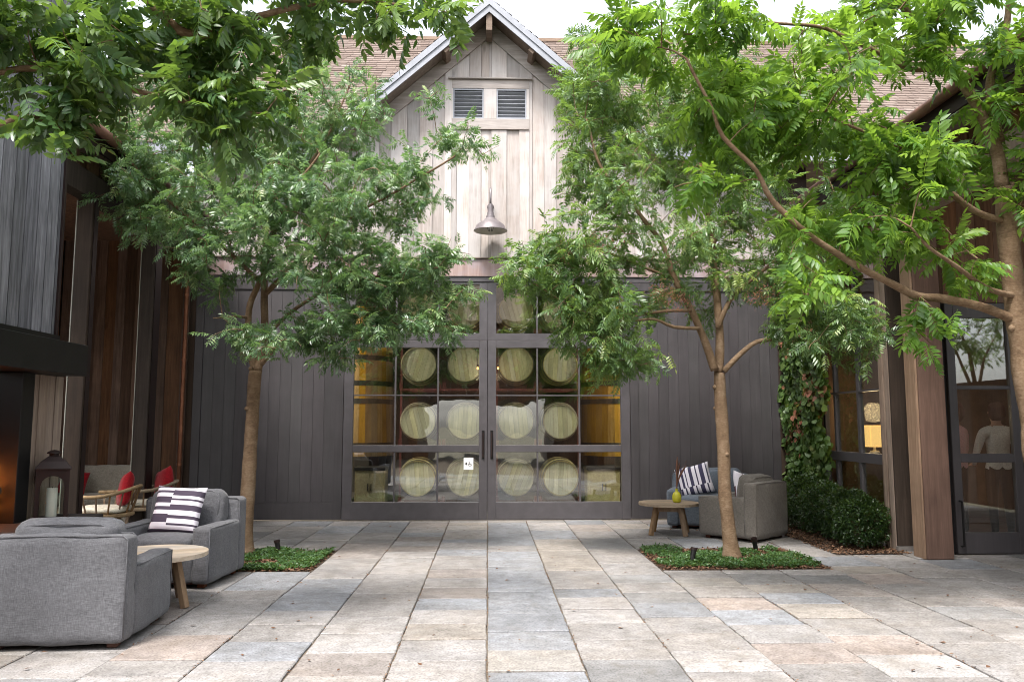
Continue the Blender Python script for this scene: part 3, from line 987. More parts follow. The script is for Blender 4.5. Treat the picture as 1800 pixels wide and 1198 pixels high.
for r_, z in enumerate(rows_z):
    for c_, xx in enumerate((-0.81, 0.878)):
        rk = tag(empty('barrel_rack', (xx, 14.3, z - 0.40)), f'dark red steel rack under the {rn[r_]} pair of barrels, {"left" if c_ == 0 else "right"} stack', 'rack', 'steel barrel racks')
        MB().box(-.74, .74, -.26, -.22, -.06, -.02).box(-.74, .74, .30, .34, -.06, -.02).build('rail', M['rack'], rk)
        for sx in (-.72, -.04, .04, .72):
            MB().box(sx - .02, sx + .02, -.22, .30, -.055, -.015).build('cross_bar', M['rack'], rk)
            MB().box(sx - .03, sx + .03, -.262, -.218, -.02, .09).build('saddle', M['rack'], rk)
        if r_ < 3:
            for sx in (-.72, .72):
                MB().box(sx - .018, sx + .018, -.20, -.165, -.95, -.06).build('upright', M['rack'], rk)
def big_cask(x, lab):
    root = tag(empty('upright_cask', (x, 15.3, 0)), lab, 'cask', 'tall upright casks in the cellar')
    n = 40
    for k in range(n):
        a0, a1 = 2 * math.pi * (k + .012) / n, 2 * math.pi * (k + .988) / n
        v = []
        for z, r in ((0.95, 0.80), (1.7, 0.775), (2.6, 0.75), (3.7, 0.715)):
            for a in (a0, a1):
                v.append((r * math.cos(a), r * math.sin(a), z))
        if math.sin((a0 + a1) / 2) > 0.3: continue
        obj('stave', mesh('stave', v, [(0, 1, 3, 2), (2, 3, 5, 4), (4, 5, 7, 6)]), M['cask'], root)
    MB().lathe([(0.70, 0.96), (0.79, 0.96)], 40).lathe([(0.0, 3.69), (0.71, 3.69)], 40).build('heads', M['cask'], root)
    for z in (1.15, 1.95, 2.28, 2.75, 3.2):
        r = 0.80 - (z - 0.95) * 0.031
        MB().lathe([(r + .002, z - .045), (r + .008, z - .045), (r + .007, z + .045), (r + .001, z + .045)], 40).build('hoop', M['hoop'], root, angle=40)
    for sx in (-.5, .5):
        MB().box(sx - .09, sx + .09, -.55, .55, 0.01, 0.95).build('stand_leg', M['dark_metal'], root)
big_cask(-2.58, 'golden varnished upright cask with black hoops behind the left door panes')
big_cask(2.55, 'golden varnished upright cask with black hoops behind the right door panes')
for (x, w, lab) in ((-2.02, 0.5, 'low green-grey cellar cabinet behind the lower left door pane'), (2.0, 0.55, 'low cellar cabinet with boxes behind the lower right door pane')):
    cb = tag(empty('cellar_cabinet', (x, 14.1, 0)), lab, 'cabinet')
    MB().box(-w / 2, w / 2, -.25, .25, 0.03, 0.74).build('carcass', M['barrel_body'], cb, bevel=.006)
    MB().box(-w / 2 - .02, w / 2 + .02, -.27, .27, 0.742, 0.80).build('top', M['black'], cb, bevel=.006)
    MB().box(-w / 2 + .03, -.006, -.262, -.251, 0.08, 0.70).box(.006, w / 2 - .03, -.262, -.251, 0.08, 0.70).build('cabinet_door', M['barrel_body'], cb)
    for sx in (-.03, .03):
        MB().box(sx - .006, sx + .006, -.285, -.2625, 0.40, 0.52).build('handle', M['black'], cb)
def pendant(x, y, z, power, lab, col=(1.0, 0.80, 0.52), k=1.0):
    p = tag(empty('pendant_lamp', (x, y, z)), lab, 'lamp')
    MB().tube([(0, 0, 0.06), (0, 0, 0.36)], 0.006, 6).build('cord', M['black'], p)
    MB().lathe([(0.0, .05 - .10 * k), (.022 * k, .05 - .095 * k), (.034 * k, .05 - .07 * k), (.034 * k, .05 - .05 * k), (.02 * k, .05 - .02 * k), (.012 * k, .05)], 12).build('bulb', M['bulb'], p, smooth=True)
    MB().lathe([(.015, .05), (.02, .05), (.02, .09), (0, .095)], 12).build('socket', M['dark_metal'], p)
    ld = bpy.data.lights.new('pendant_light', 'POINT')
    ld.energy = power
    ld.color = col
    ld.shadow_soft_size = 0.06
    lo = bpy.data.objects.new('pendant_light', ld)
    lo.location = (0, 0, -0.12)
    link(lo, p)
pendant(-3.9, 13.5, 3.1, 150, 'added unseen lamp behind the left panel, lighting the barrels', (1.0, .90, .72))  # hidden lamp added off to the side to light the barrels evenly
pendant(-0.18, 13.7, 2.46, 0.4, 'small orange bulb glowing left of the middle door stiles', k=.45)
pendant(0.17, 13.7, 2.46, 0.4, 'small orange bulb glowing right of the middle door stiles', k=.45)
pendant(3.9, 13.5, 3.1, 150, 'added unseen lamp behind the right panel, lighting the barrels', (1.0, .90, .72))  # matching hidden lamp added for the barrels

# ---- gooseneck barn lamp
lamp = tag(empty('barn_lamp', (0.03, 12.95, 5.12)), 'grey gooseneck barn lamp with wide metal shade on the gable', 'lamp')
MB().lathe([(0.0, -.035), (.03, -.035), (.05, -.02), (.058, 0.0)], 20, axis='Y').build('wall_plate', M['lamp_metal'], lamp, angle=40)
arc = [(0, -.03, 0)] + [(0, -.06 - .19 * (1 - math.cos(a)) * .5 * 1.0, .0 + .25 * math.sin(a)) for a in [rad(k * 15) for k in range(1, 13)]]
arc = [(0, -.02, 0), (0, -.07, .02), (0, -.10, .08), (0, -.12, .16), (0, -.155, .225), (0, -.21, .255), (0, -.27, .235), (0, -.305, .17), (0, -.315, .08), (0, -.315, -.07)]
MB().tube(arc, 0.018, 10).build('arm', M['lamp_metal'], lamp, smooth=True)
sh = [(.034, .02), (.036, -.06), (.044, -.062), (.046, -.12), (.054, -.122), (.057, -.175), (.070, -.18), (.072, -.215), (.105, -.235), (.115, -.255), (.165, -.285), (.225, -.335), (.255, -.395), (.272, -.425)]
lamp_c = (0, -.315, -.06)
MB().lathe(sh, 32, lamp_c).build('shade', M['lamp_metal'], lamp, angle=50)
MB().lathe([(max(r - .006, .01), z - .004) for r, z in sh[6:]], 32, lamp_c).build('shade_lining', M['shade_inside'], lamp, angle=50)
MB().lathe([(0.0, -.40), (.03, -.39), (.045, -.36), (.035, -.32), (.022, -.29), (.022, -.22)], 14, lamp_c).build('lamp_bulb', M['white'], lamp, smooth=True)
for k in range(6):
    a = k * math.pi / 3
    MB().tube([(lamp_c[0] + .05 * math.cos(a), lamp_c[1] + .05 * math.sin(a), lamp_c[2] - .24), (lamp_c[0] + .062 * math.cos(a), lamp_c[1] + .062 * math.sin(a), lamp_c[2] - .33), (lamp_c[0] + .03 * math.cos(a), lamp_c[1] + .03 * math.sin(a), lamp_c[2] - .43)], .004, 5).build('cage_wire', M['black'], lamp)

# ================================================================== left wing: open porch and fireplace
lw = tag(empty('porch_wing', (0, 0, 0)), 'dark stained board porch with posts left of the barn doors', 'building')
def post(name, x0, x1, y0, y1, z1, mat, parent):
    return bx(name, x0, x1, y0, y1, 0.0, z1, mat, parent, 0.006)
for (ya, yb) in ((9.2, 9.32), (10.95, 11.18)):
    p = post('post', -4.78, -4.60, ya, yb, 4.12, M['post'], lw)
    bx('steel_flange', -4.598, -4.592, ya + .03, yb, 0.0, 4.11, M['dark_metal'], lw)
    bx('edge_strip', -4.791, -4.782, ya - .004, ya + .02, 0.0, 4.11, M['strip'], lw)
bx('header_beam', -4.78, -4.60, 8.2, 12.94, 4.123, 4.42, M['post'], lw, 0.006)
# back wall of the porch, board on board
x = -6.9
i = 0
while x < -4.86:
    w = brnd.choice((0.14, 0.17, 0.20)) if i % 2 else brnd.choice((0.17, 0.21, 0.24))
    x1 = min(x + w, -4.85)
    pr = 0.022 if i % 2 else 0
    bx('wall_board', x + .002, x1 - .002, 12.97 - pr, 13.0, 0.0, 4.8, M['brown'], lw)
    x = x1
    i += 1
y = 8.2
i = 0
while y < 12.96:
    w = brnd.choice((0.20, 0.24, 0.28))
    y1 = min(y + w, 12.965)
    pr = 0.022 if i % 2 else 0
    bx('wall_board', -6.95, -6.92 + pr, y + .002, y1 - .002, 0.0, 4.8, M['brown'], lw)
    y = y1
    i += 1
# upper wall above the header
y = 8.2
i = 0
while y < 12.9:
    y1 = min(y + brnd.choice((.18, .22, .26)), 12.92)
    bx('wall_board', -4.74, -4.70 + (0.02 if i % 2 else 0), y + .002, y1 - .002, 4.425, 4.95, M['brown'], lw)
    y = y1
    i += 1
bx('porch_ceiling', -6.915, -4.745, 8.2, 12.94, 4.50, 4.54, M['brown'], lw)
bx('wall_backing', -7.0, -4.86, 13.004, 13.04, 0.0, 5.6, M['post'], lw)
bx('wall_backing', -7.0, -6.955, 8.2, 13.0, 0.0, 5.6, M['post'], lw)
def wing_roof(parent, s, xe, ze, y0, y1, pitch, width, seed):
    r = empty('roof')
    r.parent = parent
    X2, Z2 = xe + s * width, ze + pitch * width
    vv = [(xe, y0, ze), (xe, y1, ze), (X2, y1, Z2), (X2, y0, Z2)]
    lo = [(p[0], p[1], p[2] - 0.1) for p in vv]
    poly('roof_deck', vv + lo, [(0, 1, 2, 3), (4, 7, 6, 5), (0, 4, 5, 1), (1, 5, 6, 2), (2, 6, 7, 3), (3, 7, 4, 0)], M['eave_wood'], r)
    shingles('roof_shingles', r, (xe - s * .05, y0 - .05, ze - .05 * pitch), (0, 1, 0), (s, 0, pitch), y1 - y0 + .1, width * math.hypot(1, pitch), 0.15, None, seed)
    bx('eave_fascia', min(xe, xe - s * .03), max(xe, xe - s * .03), y0, y1, ze - 0.23, ze - 0.02, M['dark_metal'], r)
    bx('eave_soffit', min(xe + s * .005, xe + s * .45), max(xe + s * .005, xe + s * .45), y0, y1, ze - .16, ze - .13, M['eave_wood'], r)
    g_ = MB().tube([(xe - s * .09, y0, ze - .03), (xe - s * .09, y1, ze - .05)], 0.06, 12)
    g_.build('gutter', M['gutter'], r, smooth=True)
    poly('far_slope', [(X2, y0, Z2), (X2, y1, Z2), (X2 + s * 4, y1, Z2 - 2.5), (X2 + s * 4, y0, Z2 - 2.5)], [(0, 1, 2, 3)], M['eave_wood'], r)
    return r
wing_roof(lw, -1, -4.42, 4.80, 8.2, 12.4, 0.75, 3.6, 71)
MB().tube([(-4.87, 12.86, 0.05), (-4.87, 12.86, 1.45), (-4.865, 12.86, 2.9), (-4.87, 12.86, 4.3), (-4.7, 12.8, 4.62), (-4.52, 12.6, 4.78)], 0.033, 12).build('downspout', M['copper'], lw, smooth=True)
for z in (0.9, 2.55, 3.6):
    MB().lathe([(.036, -.018), (.040, -.018), (.040, .018), (.036, .018)], 14, (-4.87, 12.86, z)).build('pipe_clip', M['copper'], lw)

# fireplace block
fp = tag(empty('outdoor_fireplace', (-4.8, 6.5, 0)), 'tall silver-grey board fireplace with black steel mantel beam', 'fireplace')
fp.location = (0, 0, 0)
y = 4.9
i = 0
while y < 7.79:
    w = brnd.choice((.14, .165, .18, .20))
    y1 = min(y + w, 7.79)
    bx('board', -4.235, -4.20, y + .007, y1 - .007, 2.37, 6.6, M['grey_board'], fp)
    y = y1
    i += 1
bx('chimney_core', -5.5, -4.23, 4.9, 7.79, 2.30, 6.6, M['black'], fp)
bx('corner_trim', -4.30, -4.185, 7.792, 7.83, 2.30, 6.6, M['dark_metal'], fp)
bx('steel_ledge', -4.5, -4.15, 4.9, 7.80, 2.325, 2.368, M['black'], fp)
bx('mantel_beam', -4.5, -3.95, 4.7, 7.96, 1.985, 2.288, M['black'], fp, 0.006)
y = 7.47
i = 0
while y < 8.03:
    y1 = min(y + 0.14, 8.03)
    bx('board', -4.28, -4.215 + (0.008 if i % 2 else 0), y + .002, y1 - .002, 0.0, 1.98, M['tan_board'], fp)
    y = y1
    i += 1
bx('pillar_core', -5.5, -4.285, 7.47, 8.03, 0.0, 1.98, M['black'], fp)
bx('steel_jamb', -4.6, -4.17, 7.27, 7.465, 0.0, 1.98, M['black'], fp, 0.004)
bx('steel_jamb', -4.6, -4.17, 4.9, 5.15, 0.0, 1.98, M['black'], fp, 0.004)
bx('firebox_back', -5.5, -5.4, 4.9, 7.47, 0.0, 2.0, M['firebrick'], fp)
z = 0.66
while z < 1.97:
    off = 0.11 if int(z / 0.075) % 2 else 0.0
    xx = -5.4 + off
    while xx < -4.64:
        bx('fire_brick', xx, min(xx + .212, -4.605), 7.255, 7.30, z, z + .067, M['firebrick'], fp)
        xx += .22
    z += 0.075
bx('hearth', -5.4, -3.78, 4.7, 8.1, 0.0, 0.645, M['char'], fp, 0.01)
fire = tag(empty('log_fire', (-4.42, 6.88, 0.645)), 'log fire glowing orange in the fireplace at the frame edge', 'fire')
frnd = random.Random(3)
for k in range(5):
    a = frnd.uniform(-.5, .5)
    c = Vector((frnd.uniform(-.12, .12), frnd.uniform(-.2, .25), .06 + .05 * k))
    d = Vector((math.sin(a) * .25, math.cos(a) * .3, frnd.uniform(-.03, .05)))
    MB().tube([c - d, c, c + d], [.05, .055, .045], 9, jitter=.08, seed=k).build('log', M['char'], fire)
for k in range(9):
    c = Vector((frnd.uniform(-.18, .18), frnd.uniform(-.3, .42), .12))
    h = frnd.uniform(.18, .5)
    MB().tube([c, c + Vector((frnd.uniform(-.03, .03), frnd.uniform(-.03, .03), h * .4)), c + Vector((frnd.uniform(-.06, .06), frnd.uniform(-.06, .06), h))], [.05, .042, .004], 7).build('flame', M['flame'], fire, smooth=True)
fl = bpy.data.lights.new('fire_glow', 'POINT')
fl.energy = 0.8
fl.color = (1.0, 0.30, 0.06)
fl.shadow_soft_size = 0.15
flo = bpy.data.objects.new('fire_glow', fl)
flo.location = (0.05, 0.1, 0.30)
link(flo, fire)

# ================================================================== right wing: windows, posts, porch door
rw = tag(empty('lounge_wing', (0, 0, 0)), 'brown board wing with steel windows and glass door at the right', 'building')
WX = 5.15
def wbox(mb, ya, yb, za, zb, d=0.0):
    mb.box(WX - .035 + d, WX + .035, ya, yb, za, zb)
fr = MB()
Y0w, Y1w = 10.03, 12.05
for (a, b) in ((Y0w, Y0w + .06), (Y1w - .06, Y1w)):
    wbox(fr, a, b, 0.12, 4.05)
for (a, b) in ((0.12, 0.24), (1.0, 1.135), (3.93, 4.05)):
    wbox(fr, Y0w + .06, Y1w - .06, a, b, .001)
win = fr.build('steel_window', M['panel_edge'], rw, bevel=.004)
mu = MB()
ycuts = [Y0w + .06, 10.92, 11.66, Y1w - .06]
zcuts = [(0.24, 1.0), (1.135, 1.965), (1.99, 2.955), (2.98, 3.93)]
for yc in (10.92, 11.66):
    wbox(mu, yc - .028, yc + .028, 0.24, 1.0, .004)
    wbox(mu, yc - .028, yc + .028, 1.135, 3.93, .004)
for zc in (1.977, 2.967):
    for a, b in zip(ycuts[:-1], ycuts[1:]):
        wbox(mu, a + .028, b - .028, zc - .0125, zc + .0125, .006)
mu.build('muntins', M['panel_edge'], win)
for a, b in zip(ycuts[:-1], ycuts[1:]):
    for (za, zb) in zcuts:
        o = bx('pane', WX - .003, WX + .003, a, b, za, zb, M['glass'], win)
        o.rotation_euler = (0, rad(brnd.uniform(-.1, .1)), rad(brnd.uniform(-.15, .15)))
# corner pier behind the creeper
bx('corner_pier', 4.99, 5.3, 12.055, 12.99, 0.0, 4.2, M['brown'], rw)
bx('corner_infill', 4.862, 4.988, 12.97, 13.02, 0.0, 4.25, M['post_red'], rw)
bx('corner_infill', 4.862, 5.4, 13.03, 13.07, 0.0, 6.2, M['post'], rw)
# boarded wall end and posts
y = 9.70
for k, (ya, yb, px, mt) in enumerate(((9.70, 9.80, 4.945, 'tan_board'), (9.805, 9.86, 4.975, 'post'), (9.865, 9.945, 4.955, 'tan_board'), (9.95, 10.03, 4.985, 'tan_board'))):
    bx('wall_board', px, 5.10, ya, yb, 0.0, 4.2, M[mt], rw, 0.003)
bx('wall_end', 4.95, 5.16, 9.66, 9.697, 0.06, 4.2, M['post'], rw, 0.003)
bx('plinth', 4.94, 5.17, 9.64, 9.699, 0.0, 0.058, M['concrete'], rw, 0.003)
bx('wall_core', 5.102, 5.30, 9.70, 10.03, 0.0, 4.2, M['post'], rw)
p = post('post', 4.97, 5.28, 9.06, 9.32, 4.02, M['post_red'], rw)
bx('post_lit_side_board', 4.945, 4.968, 9.075, 9.31, 0.0, 4.02, M['tan_board'], rw, 0.003)  # lighter board puts the courtyard light on this side into colour
post('post', 4.97, 5.28, 4.0, 4.3, 4.02, M['post_red'], rw)
bx('header_beam', 4.97, 5.27, 2.0, 9.95, 4.024, 4.30, M['tan_board'], rw, 0.006)
y = 2.0
i = 0
while y < 9.9:
    y1 = min(y + brnd.choice((.20, .24, .28)), 9.95)
    bx('wall_board', 5.05 - (0.022 if i % 2 else 0), 5.10, y + .002, y1 - .002, 4.303, 5.05, M['brown'], rw)
    y = y1
    i += 1
bx('wall_above_window', 5.05, 5.25, 10.032, 12.95, 4.21, 4.95, M['brown'], rw)
wing_roof(rw, 1, 4.60, 4.80, 2.0, 12.4, 0.75, 3.8, 72)
bx('porch_ceiling', 5.29, 9.4, 2.0, 9.46, 4.302, 4.36, M['brown'], rw)
# front wall with the glass door
x = 7.42
i = 0
while x < 9.4:
    x1 = min(x + brnd.choice((.18, .22, .26)), 9.4)
    bx('wall_board', x + .002, x1 - .002, 9.40 - (.022 if i % 2 else 0), 9.44, 0, 4.3, M['brown'], rw)
    x = x1
    i += 1
x = 5.305
while x < 7.42:
    x1 = min(x + .22, 7.42)
    bx('wall_board', x + .002, x1 - .002, 9.405, 9.44, 2.99, 4.3, M['brown'], rw)
    x = x1
bx('jamb', 5.305, 5.50, 9.41, 9.50, 0, 2.985, M['black'], rw)
def porch_door(x0, x1):
    y0, y1 = 9.375, 9.44
    a, b = x0 + .10, x1 - .10
    fr = MB().box(x0, a, y0, y1, .012, 2.98).box(b, x1, y0, y1, .012, 2.98)
    for (za, zb) in ((.012, .255), (1.07, 1.172), (2.80, 2.98)):
        fr.box(a, b, y0 + .001, y1, za, zb)
    fr.box(a, b, y0 + .008, y1, 1.935, 1.98)
    d = fr.build('door', M['post'] if False else M['panel'], rw, bevel=.004)
    for k, (za, zb) in enumerate(((.255, 1.07), (1.172, 1.935), (1.98, 2.80))):
        o = bx('pane', a, b, 9.405, 9.411, za, zb, M['glass_strong'], d)
        o.rotation_euler = (rad((0.0, 0.0, 0.0)[k]), 0, rad(brnd.uniform(-.1, .1)))
    MB().tube([(x0 + .05, y0 - .002, .10), (x0 + .05, y0 - .05, .10), (x0 + .05, y0 - .05, .62), (x0 + .05, y0 - .002, .62)], .012, 8).build('pull_bar', M['black'], d)
    return d
porch_door(5.51, 6.36)
porch_door(6.37, 7.22)
bx('jamb', 7.23, 7.42, 9.41, 9.50, 0, 2.985, M['black'], rw)
y = 2.0
while y < 9.38:
    y1 = min(y + .30, 9.38)
    bx('reflection_screen_board', 9.42, 9.46, y + .002, y1 - .002, 0.0, 2.35, M['brown'], rw)  # unseen screen added to darken the lower door pane reflections
    y = y1
# room inside
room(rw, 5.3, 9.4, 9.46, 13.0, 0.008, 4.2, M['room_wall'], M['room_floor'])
poly('room_wall', [(9.4, 9.4, 0), (9.4, 13, 0), (9.4, 13, 4.2), (9.4, 9.4, 4.2)], [(0, 1, 2, 3)], M['room_wall'], rw)

# things in the lounge
st = tag(empty('side_table', (5.80, 11.85, 0)), 'dark side table carrying the lit lamp behind the steel window', 'table')
MB().box(-.42, .42, -.3, .3, 1.04, 1.08).build('table_top', M['teak_leg'], st, bevel=.005)
for sx in (-.38, .38):
    for sy in (-.26, .26):
        MB().box(sx - .025, sx + .025, sy - .025, sy + .025, 0.01, 1.04).build('leg', M['teak_leg'], st)
tl = tag(empty('table_lamp', (5.76, 11.80, 1.08)), 'lit table lamp with square cream shade behind the steel window', 'lamp')
MB().lathe([(0, 0), (.075, 0), (.08, .02), (.06, .05), (.02, .06), (.016, .12), (0, .12)], 18).build('lamp_base', M['white'], tl, angle=50)
MB().box(-.11, .11, -.11, .11, .11, .43).build('lamp_shade', M['lamp_shade'], tl, bevel=.012, seg=2)
ll = bpy.data.lights.new('table_lamp_glow', 'POINT')
ll.energy = 5
ll.color = (1.0, .72, .38)
ll.shadow_soft_size = .15
llo = bpy.data.objects.new('table_lamp_glow', ll)
llo.location = (0, 0, .62)
link(llo, tl)
lt = tag(empty('low_table', (5.75, 10.55, 0)), 'small green tray table inside the lower window pane', 'table')
MB().lathe([(0, .36), (.22, .36), (.23, .375), (.23, .40), (0, .40)], 24).build('table_top', M['linen_lit_blue'], lt)
MB().lathe([(0, .01), (.14, .01), (.14, .03), (.02, .05), (.02, .36)], 16).build('pedestal', M['dark_metal'], lt)
bo = tag(empty('bottle_vase', (5.72, 10.5, .40)), 'slim white bottle vase on the tray table inside the window', 'vase')
MB().lathe([(0, 0), (.05, 0), (.062, .03), (.06, .08), (.03, .13), (.014, .17), (.014, .24), (.018, .245)], 18).build('vessel', M['white'], bo, smooth=True)
stl = tag(empty('drum_stool', (5.98, 10.35, 0)), 'pale drum stool inside the lower glass door pane', 'stool')
MB().lathe([(0, .01), (.15, .01), (.14, .12), (.10, .22), (.14, .34), (.17, .42), (.16, .45), (0, .45)], 20).build('drum', M['white'], stl, angle=50)
MB().lathe([(.165, .36), (.172, .36), (.172, .385), (.165, .385)], 20).build('rim', M['concrete'], stl)
pendant(6.9, 10.0, 3.3, 2.4, 'added unseen lamp lighting the people in the lounge', (1.0, .86, .7))  # lamp added out of sight to brighten the figures behind the glass

# ================================================================== unseen building behind the camera, shaped and heightened for the door reflections
rb = tag(empty('rear_barn', (0, -8, 0)), 'unseen dark board barn with open breezeway, shaped for the door reflections', 'building')
rb.location = (0, 0, 0)
x = -12.0
i = 0
while x < 12.0:
    x1 = min(x + 0.4, 12.0)
    if x < -2.8 < x1: x1 = -2.8
    if x < 2.6 < x1: x1 = 2.6
    z0 = 2.6 if (x >= -2.81 and x1 <= 2.61) else 0.0
    bx('wall_board', x + .002, x1 - .002, -8.1, -8.05 + (.03 if i % 2 else 0), z0, 6.2, M['brown'], rb)
    x = x1
    i += 1
for xx in (-2.86, 2.66):
    bx('breezeway_wall', xx - .06, xx + .06, -13.5, -8.12, 0, 4.0, M['brown'], rb)
bx('breezeway_ceiling', -2.79, 2.59, -13.5, -8.12, 2.62, 2.72, M['brown'], rb)
poly('roof', [(-12.5, -7.5, 6.0), (12.5, -7.5, 6.0), (12.5, -11, 9.2), (-12.5, -11, 9.2), (-12.5, -14.5, 6.0), (12.5, -14.5, 6.0)], [(0, 1, 2, 3), (3, 2, 5, 4)], M['eave_wood'], rb)
bx('end_wall', -12.0, -2.92, -13.6, -13.5, 0, 6.0, M['brown'], rb)
bx('end_wall', 2.72, 12.0, -13.6, -13.5, 0, 6.0, M['brown'], rb)

# ================================================================== furniture
def armchair(loc, rz, W, D, mat, label, group, seed=0, H=0.76, arm_h=0.56):
    t = tag(empty('armchair', loc, rz), label, 'armchair', group)
    aw, bt = 0.17, 0.19
    def soft(name, x0, x1, y0, y1, z0, z1, r, seg, puff, amp, freq, sd, mt=mat):
        v, f = soft_box((x1 - x0) / 2, (y1 - y0) / 2, (z1 - z0) / 2, r, seg, puff, amp, freq, sd)
        return obj(name, mesh(name, v, f, True), mt, t, ((x0 + x1) / 2, (y0 + y1) / 2, (z0 + z1) / 2))
    w, d = W / 2, D / 2
    z0 = 0.045
    a1_ = soft('arm', -w, -w + aw, -d, d - bt + .03, z0, arm_h, .035, 14, (.006, 0, .006), .011, 4.5, seed + 1)
    a2_ = soft('arm', w - aw, w, -d, d - bt + .03, z0, arm_h, .035, 14, (.006, 0, .006), .011, 4.5, seed + 2)
    br = soft('backrest', -w - .004, w + .004, d - bt, d, z0 - .004, H, .04, 16, (0, .012, .01), .012, 4.0, seed + 3)
    soft('seat_base', -w + aw - .02, w - aw + .02, -d + .015, d - bt + .04, z0 + .004, .335, .03, 10, (0, 0, 0), .008, 5, seed + 4)
    soft('seat_cushion', -w + aw + .006, w - aw - .006, -d - .012, d - bt - .01, .335, .465, .05, 14, (0, .01, .03), .008, 6, seed + 5)
    bc = soft('back_cushion', -w + aw - .04, w - aw + .04, d - bt - .17, d - bt + .06, .44, H + .085, .075, 18, (.015, .04, .012), .015, 5, seed + 6)
    bc.rotation_euler = (rad(-7), 0, 0)
    # seam piping along the cushion top
    hw = w - aw + .015
    pts = [(-hw, d - bt - .045, .50), (-hw + .012, d - bt - .02, H + .02), (-hw + .06, d - bt - .012, H + .068), (0, d - bt - .012, H + .088), (hw - .06, d - bt - .012, H + .068), (hw - .012, d - bt - .02, H + .02), (hw, d - bt - .045, .50)]
    hz_ = (H - z0 + .004) / 2
    for yy_ in (bt / 2 - .010, -bt / 2 + .010):
        q_ = w - .008
        MB().tube([(-q_, yy_, -hz_ + .04), (-q_, yy_, hz_ - .03), (-q_ + .03, yy_, hz_ - .004), (0, yy_, hz_ + .001), (q_ - .03, yy_, hz_ - .004), (q_, yy_, hz_ - .03), (q_, yy_, -hz_ + .04)], .0055, 6).build('piping', mat, br, smooth=True)
    for ar in (a1_, a2_):
        ha, la = (arm_h - z0) / 2, (D - bt + .03) / 2
        for sx in (-1, 1):
            MB().tube([(sx * (aw / 2 - .009), -la + .012, -ha + .04), (sx * (aw / 2 - .009), -la + .012, ha - .012), (sx * (aw / 2 - .009), la - .06, ha - .011)], .0055, 6).build('piping', mat, ar, smooth=True)
    for dy in (-.098, .098):
        MB().tube([(-hw + .015, dy, -.12), (-hw + .004, dy, .06), (-hw + .02, dy, .160), (-hw + .08, dy, .188), (0, dy, .196), (hw - .08, dy, .188), (hw - .02, dy, .160), (hw - .004, dy, .06), (hw - .015, dy, -.12)], .007, 6).build('piping', mat, bc, smooth=True)
    for sx in (-1, 1):
        for sy in (-1, 1):
            MB().box(sx * (w - .10) - .035, sx * (w - .10) + .035, sy * (d - .10) - .035, sy * (d - .10) + .035, 0.002, .075).build('foot', M['foot'], t, bevel=.006)
    MB().box(-w + .09, w - .09, -d + .09, d - .09, .03, z0 + .03).build('underframe', M['foot'], t)
    return t
GRP = 'slipcovered courtyard armchairs'
armchair((-2.955, 6.07, 0), rad(180 + 3), .96, .94, M['linen'], 'grey linen armchair seen from behind at the left front', GRP, 10, .755, .535)
armchair((-3.03, 8.10, 0), rad(-4), .98, .90, M['linen'], 'grey linen armchair with striped pillow facing the left round table', GRP, 20, .775)
armchair((3.48, 10.94, 0), rad(-135.6), .90, .86, M['linen_lit_taupe'], 'grey linen armchair tinted taupe for its light, turned sideways behind the right tree trunk', GRP, 30, .755)
armchair((3.34, 12.10, 0), rad(-20), 1.16, .88, M['linen_lit_blue'], 'grey linen armchair tinted blue for its light, against the charcoal panel, behind the taupe one', GRP, 40, .77)

def pillow_mesh(w, h, t, n=14, seed=0, name='pillow'):
    v, f = [], []
    sv = Vector((seed * 2.3, seed, 0))
    for s in (-1, 1):
        for j in range(n + 1):
            for i in range(n + 1):
                a, b = i / n * 2 - 1, j / n * 2 - 1
                pin = 1 - 0.07 * (a * a) * (1 - b * b) - 0.0
                x = a * w / 2 * (1 - 0.06 * (1 - b * b) * abs(a) ** 3)
                z = b * h / 2 * (1 - 0.06 * (1 - a * a) * abs(b) ** 3)
                th = t / 2 * (max(0, (1 - a ** 4)) * max(0, (1 - b ** 4))) ** 0.55
                y = s * th
                q = Vector((x, y, z))
                q += mnoise.noise_vector(q * 6 + sv) * 0.008 * (1 if 0 < i < n and 0 < j < n else 0.2)
                v.append(tuple(q))
    m = (n + 1) ** 2
    for s in (0, 1):
        for j in range(n):
            for i in range(n):
                q = [s * m + j * (n + 1) + i, s * m + j * (n + 1) + i + 1, s * m + (j + 1) * (n + 1) + i + 1, s * m + (j + 1) * (n + 1) + i]
                f.append(tuple(q if s == 0 else q[::-1]))
    me = mesh(name, v, f, True)
    bm = bmesh.new()
    bm.from_mesh(me)
    bmesh.ops.remove_doubles(bm, verts=bm.verts, dist=0.0045)
    bmesh.ops.recalc_face_normals(bm, faces=bm.faces)
    bm.to_mesh(me)
    bm.free()
    return me
def pillow(loc, rot, w, h, t, mat, label, seed, group=None, name='throw_pillow'):
    o = obj(name, pillow_mesh(w, h, t, 14, seed), mat, None, loc)
    o.rotation_mode = 'ZYX'
    o.rotation_euler = rot
    return tag(o, label, 'pillow', group)
DK, PL = (0.075, 0.06, 0.085), (0.74, 0.70, 0.76)
sm1 = stripes_mat('charcoal_stripe_print', DK, PL, [(.04, .10), (.22, .38), (.46, .53), (.60, .72), (.80, .85), (.92, .955)], [(.0, .10), (.17, .21), (.30, .36), (.46, .57), (.65, .69), (.75, .86)], .25, -.045)
sm2 = stripes_mat('navy_stripe_print', (0.06, 0.055, 0.10), PL, [(.05, .12), (.2, .25), (.32, .44), (.52, .56), (.66, .78), (.86, .90)], [(.0, .06), (.15, .22), (.28, .31), (.40, .50), (.60, .64), (.72, .84), (.92, .95)], .25, -.10, True)
sm3 = stripes_mat('plum_stripe_print', (0.10, 0.045, 0.05), PL, [(.05, .12), (.3, .48), (.62, .68), (.8, .95)], [(.1, .2), (.4, .6), (.7, .74)], .22, 0.0, True)
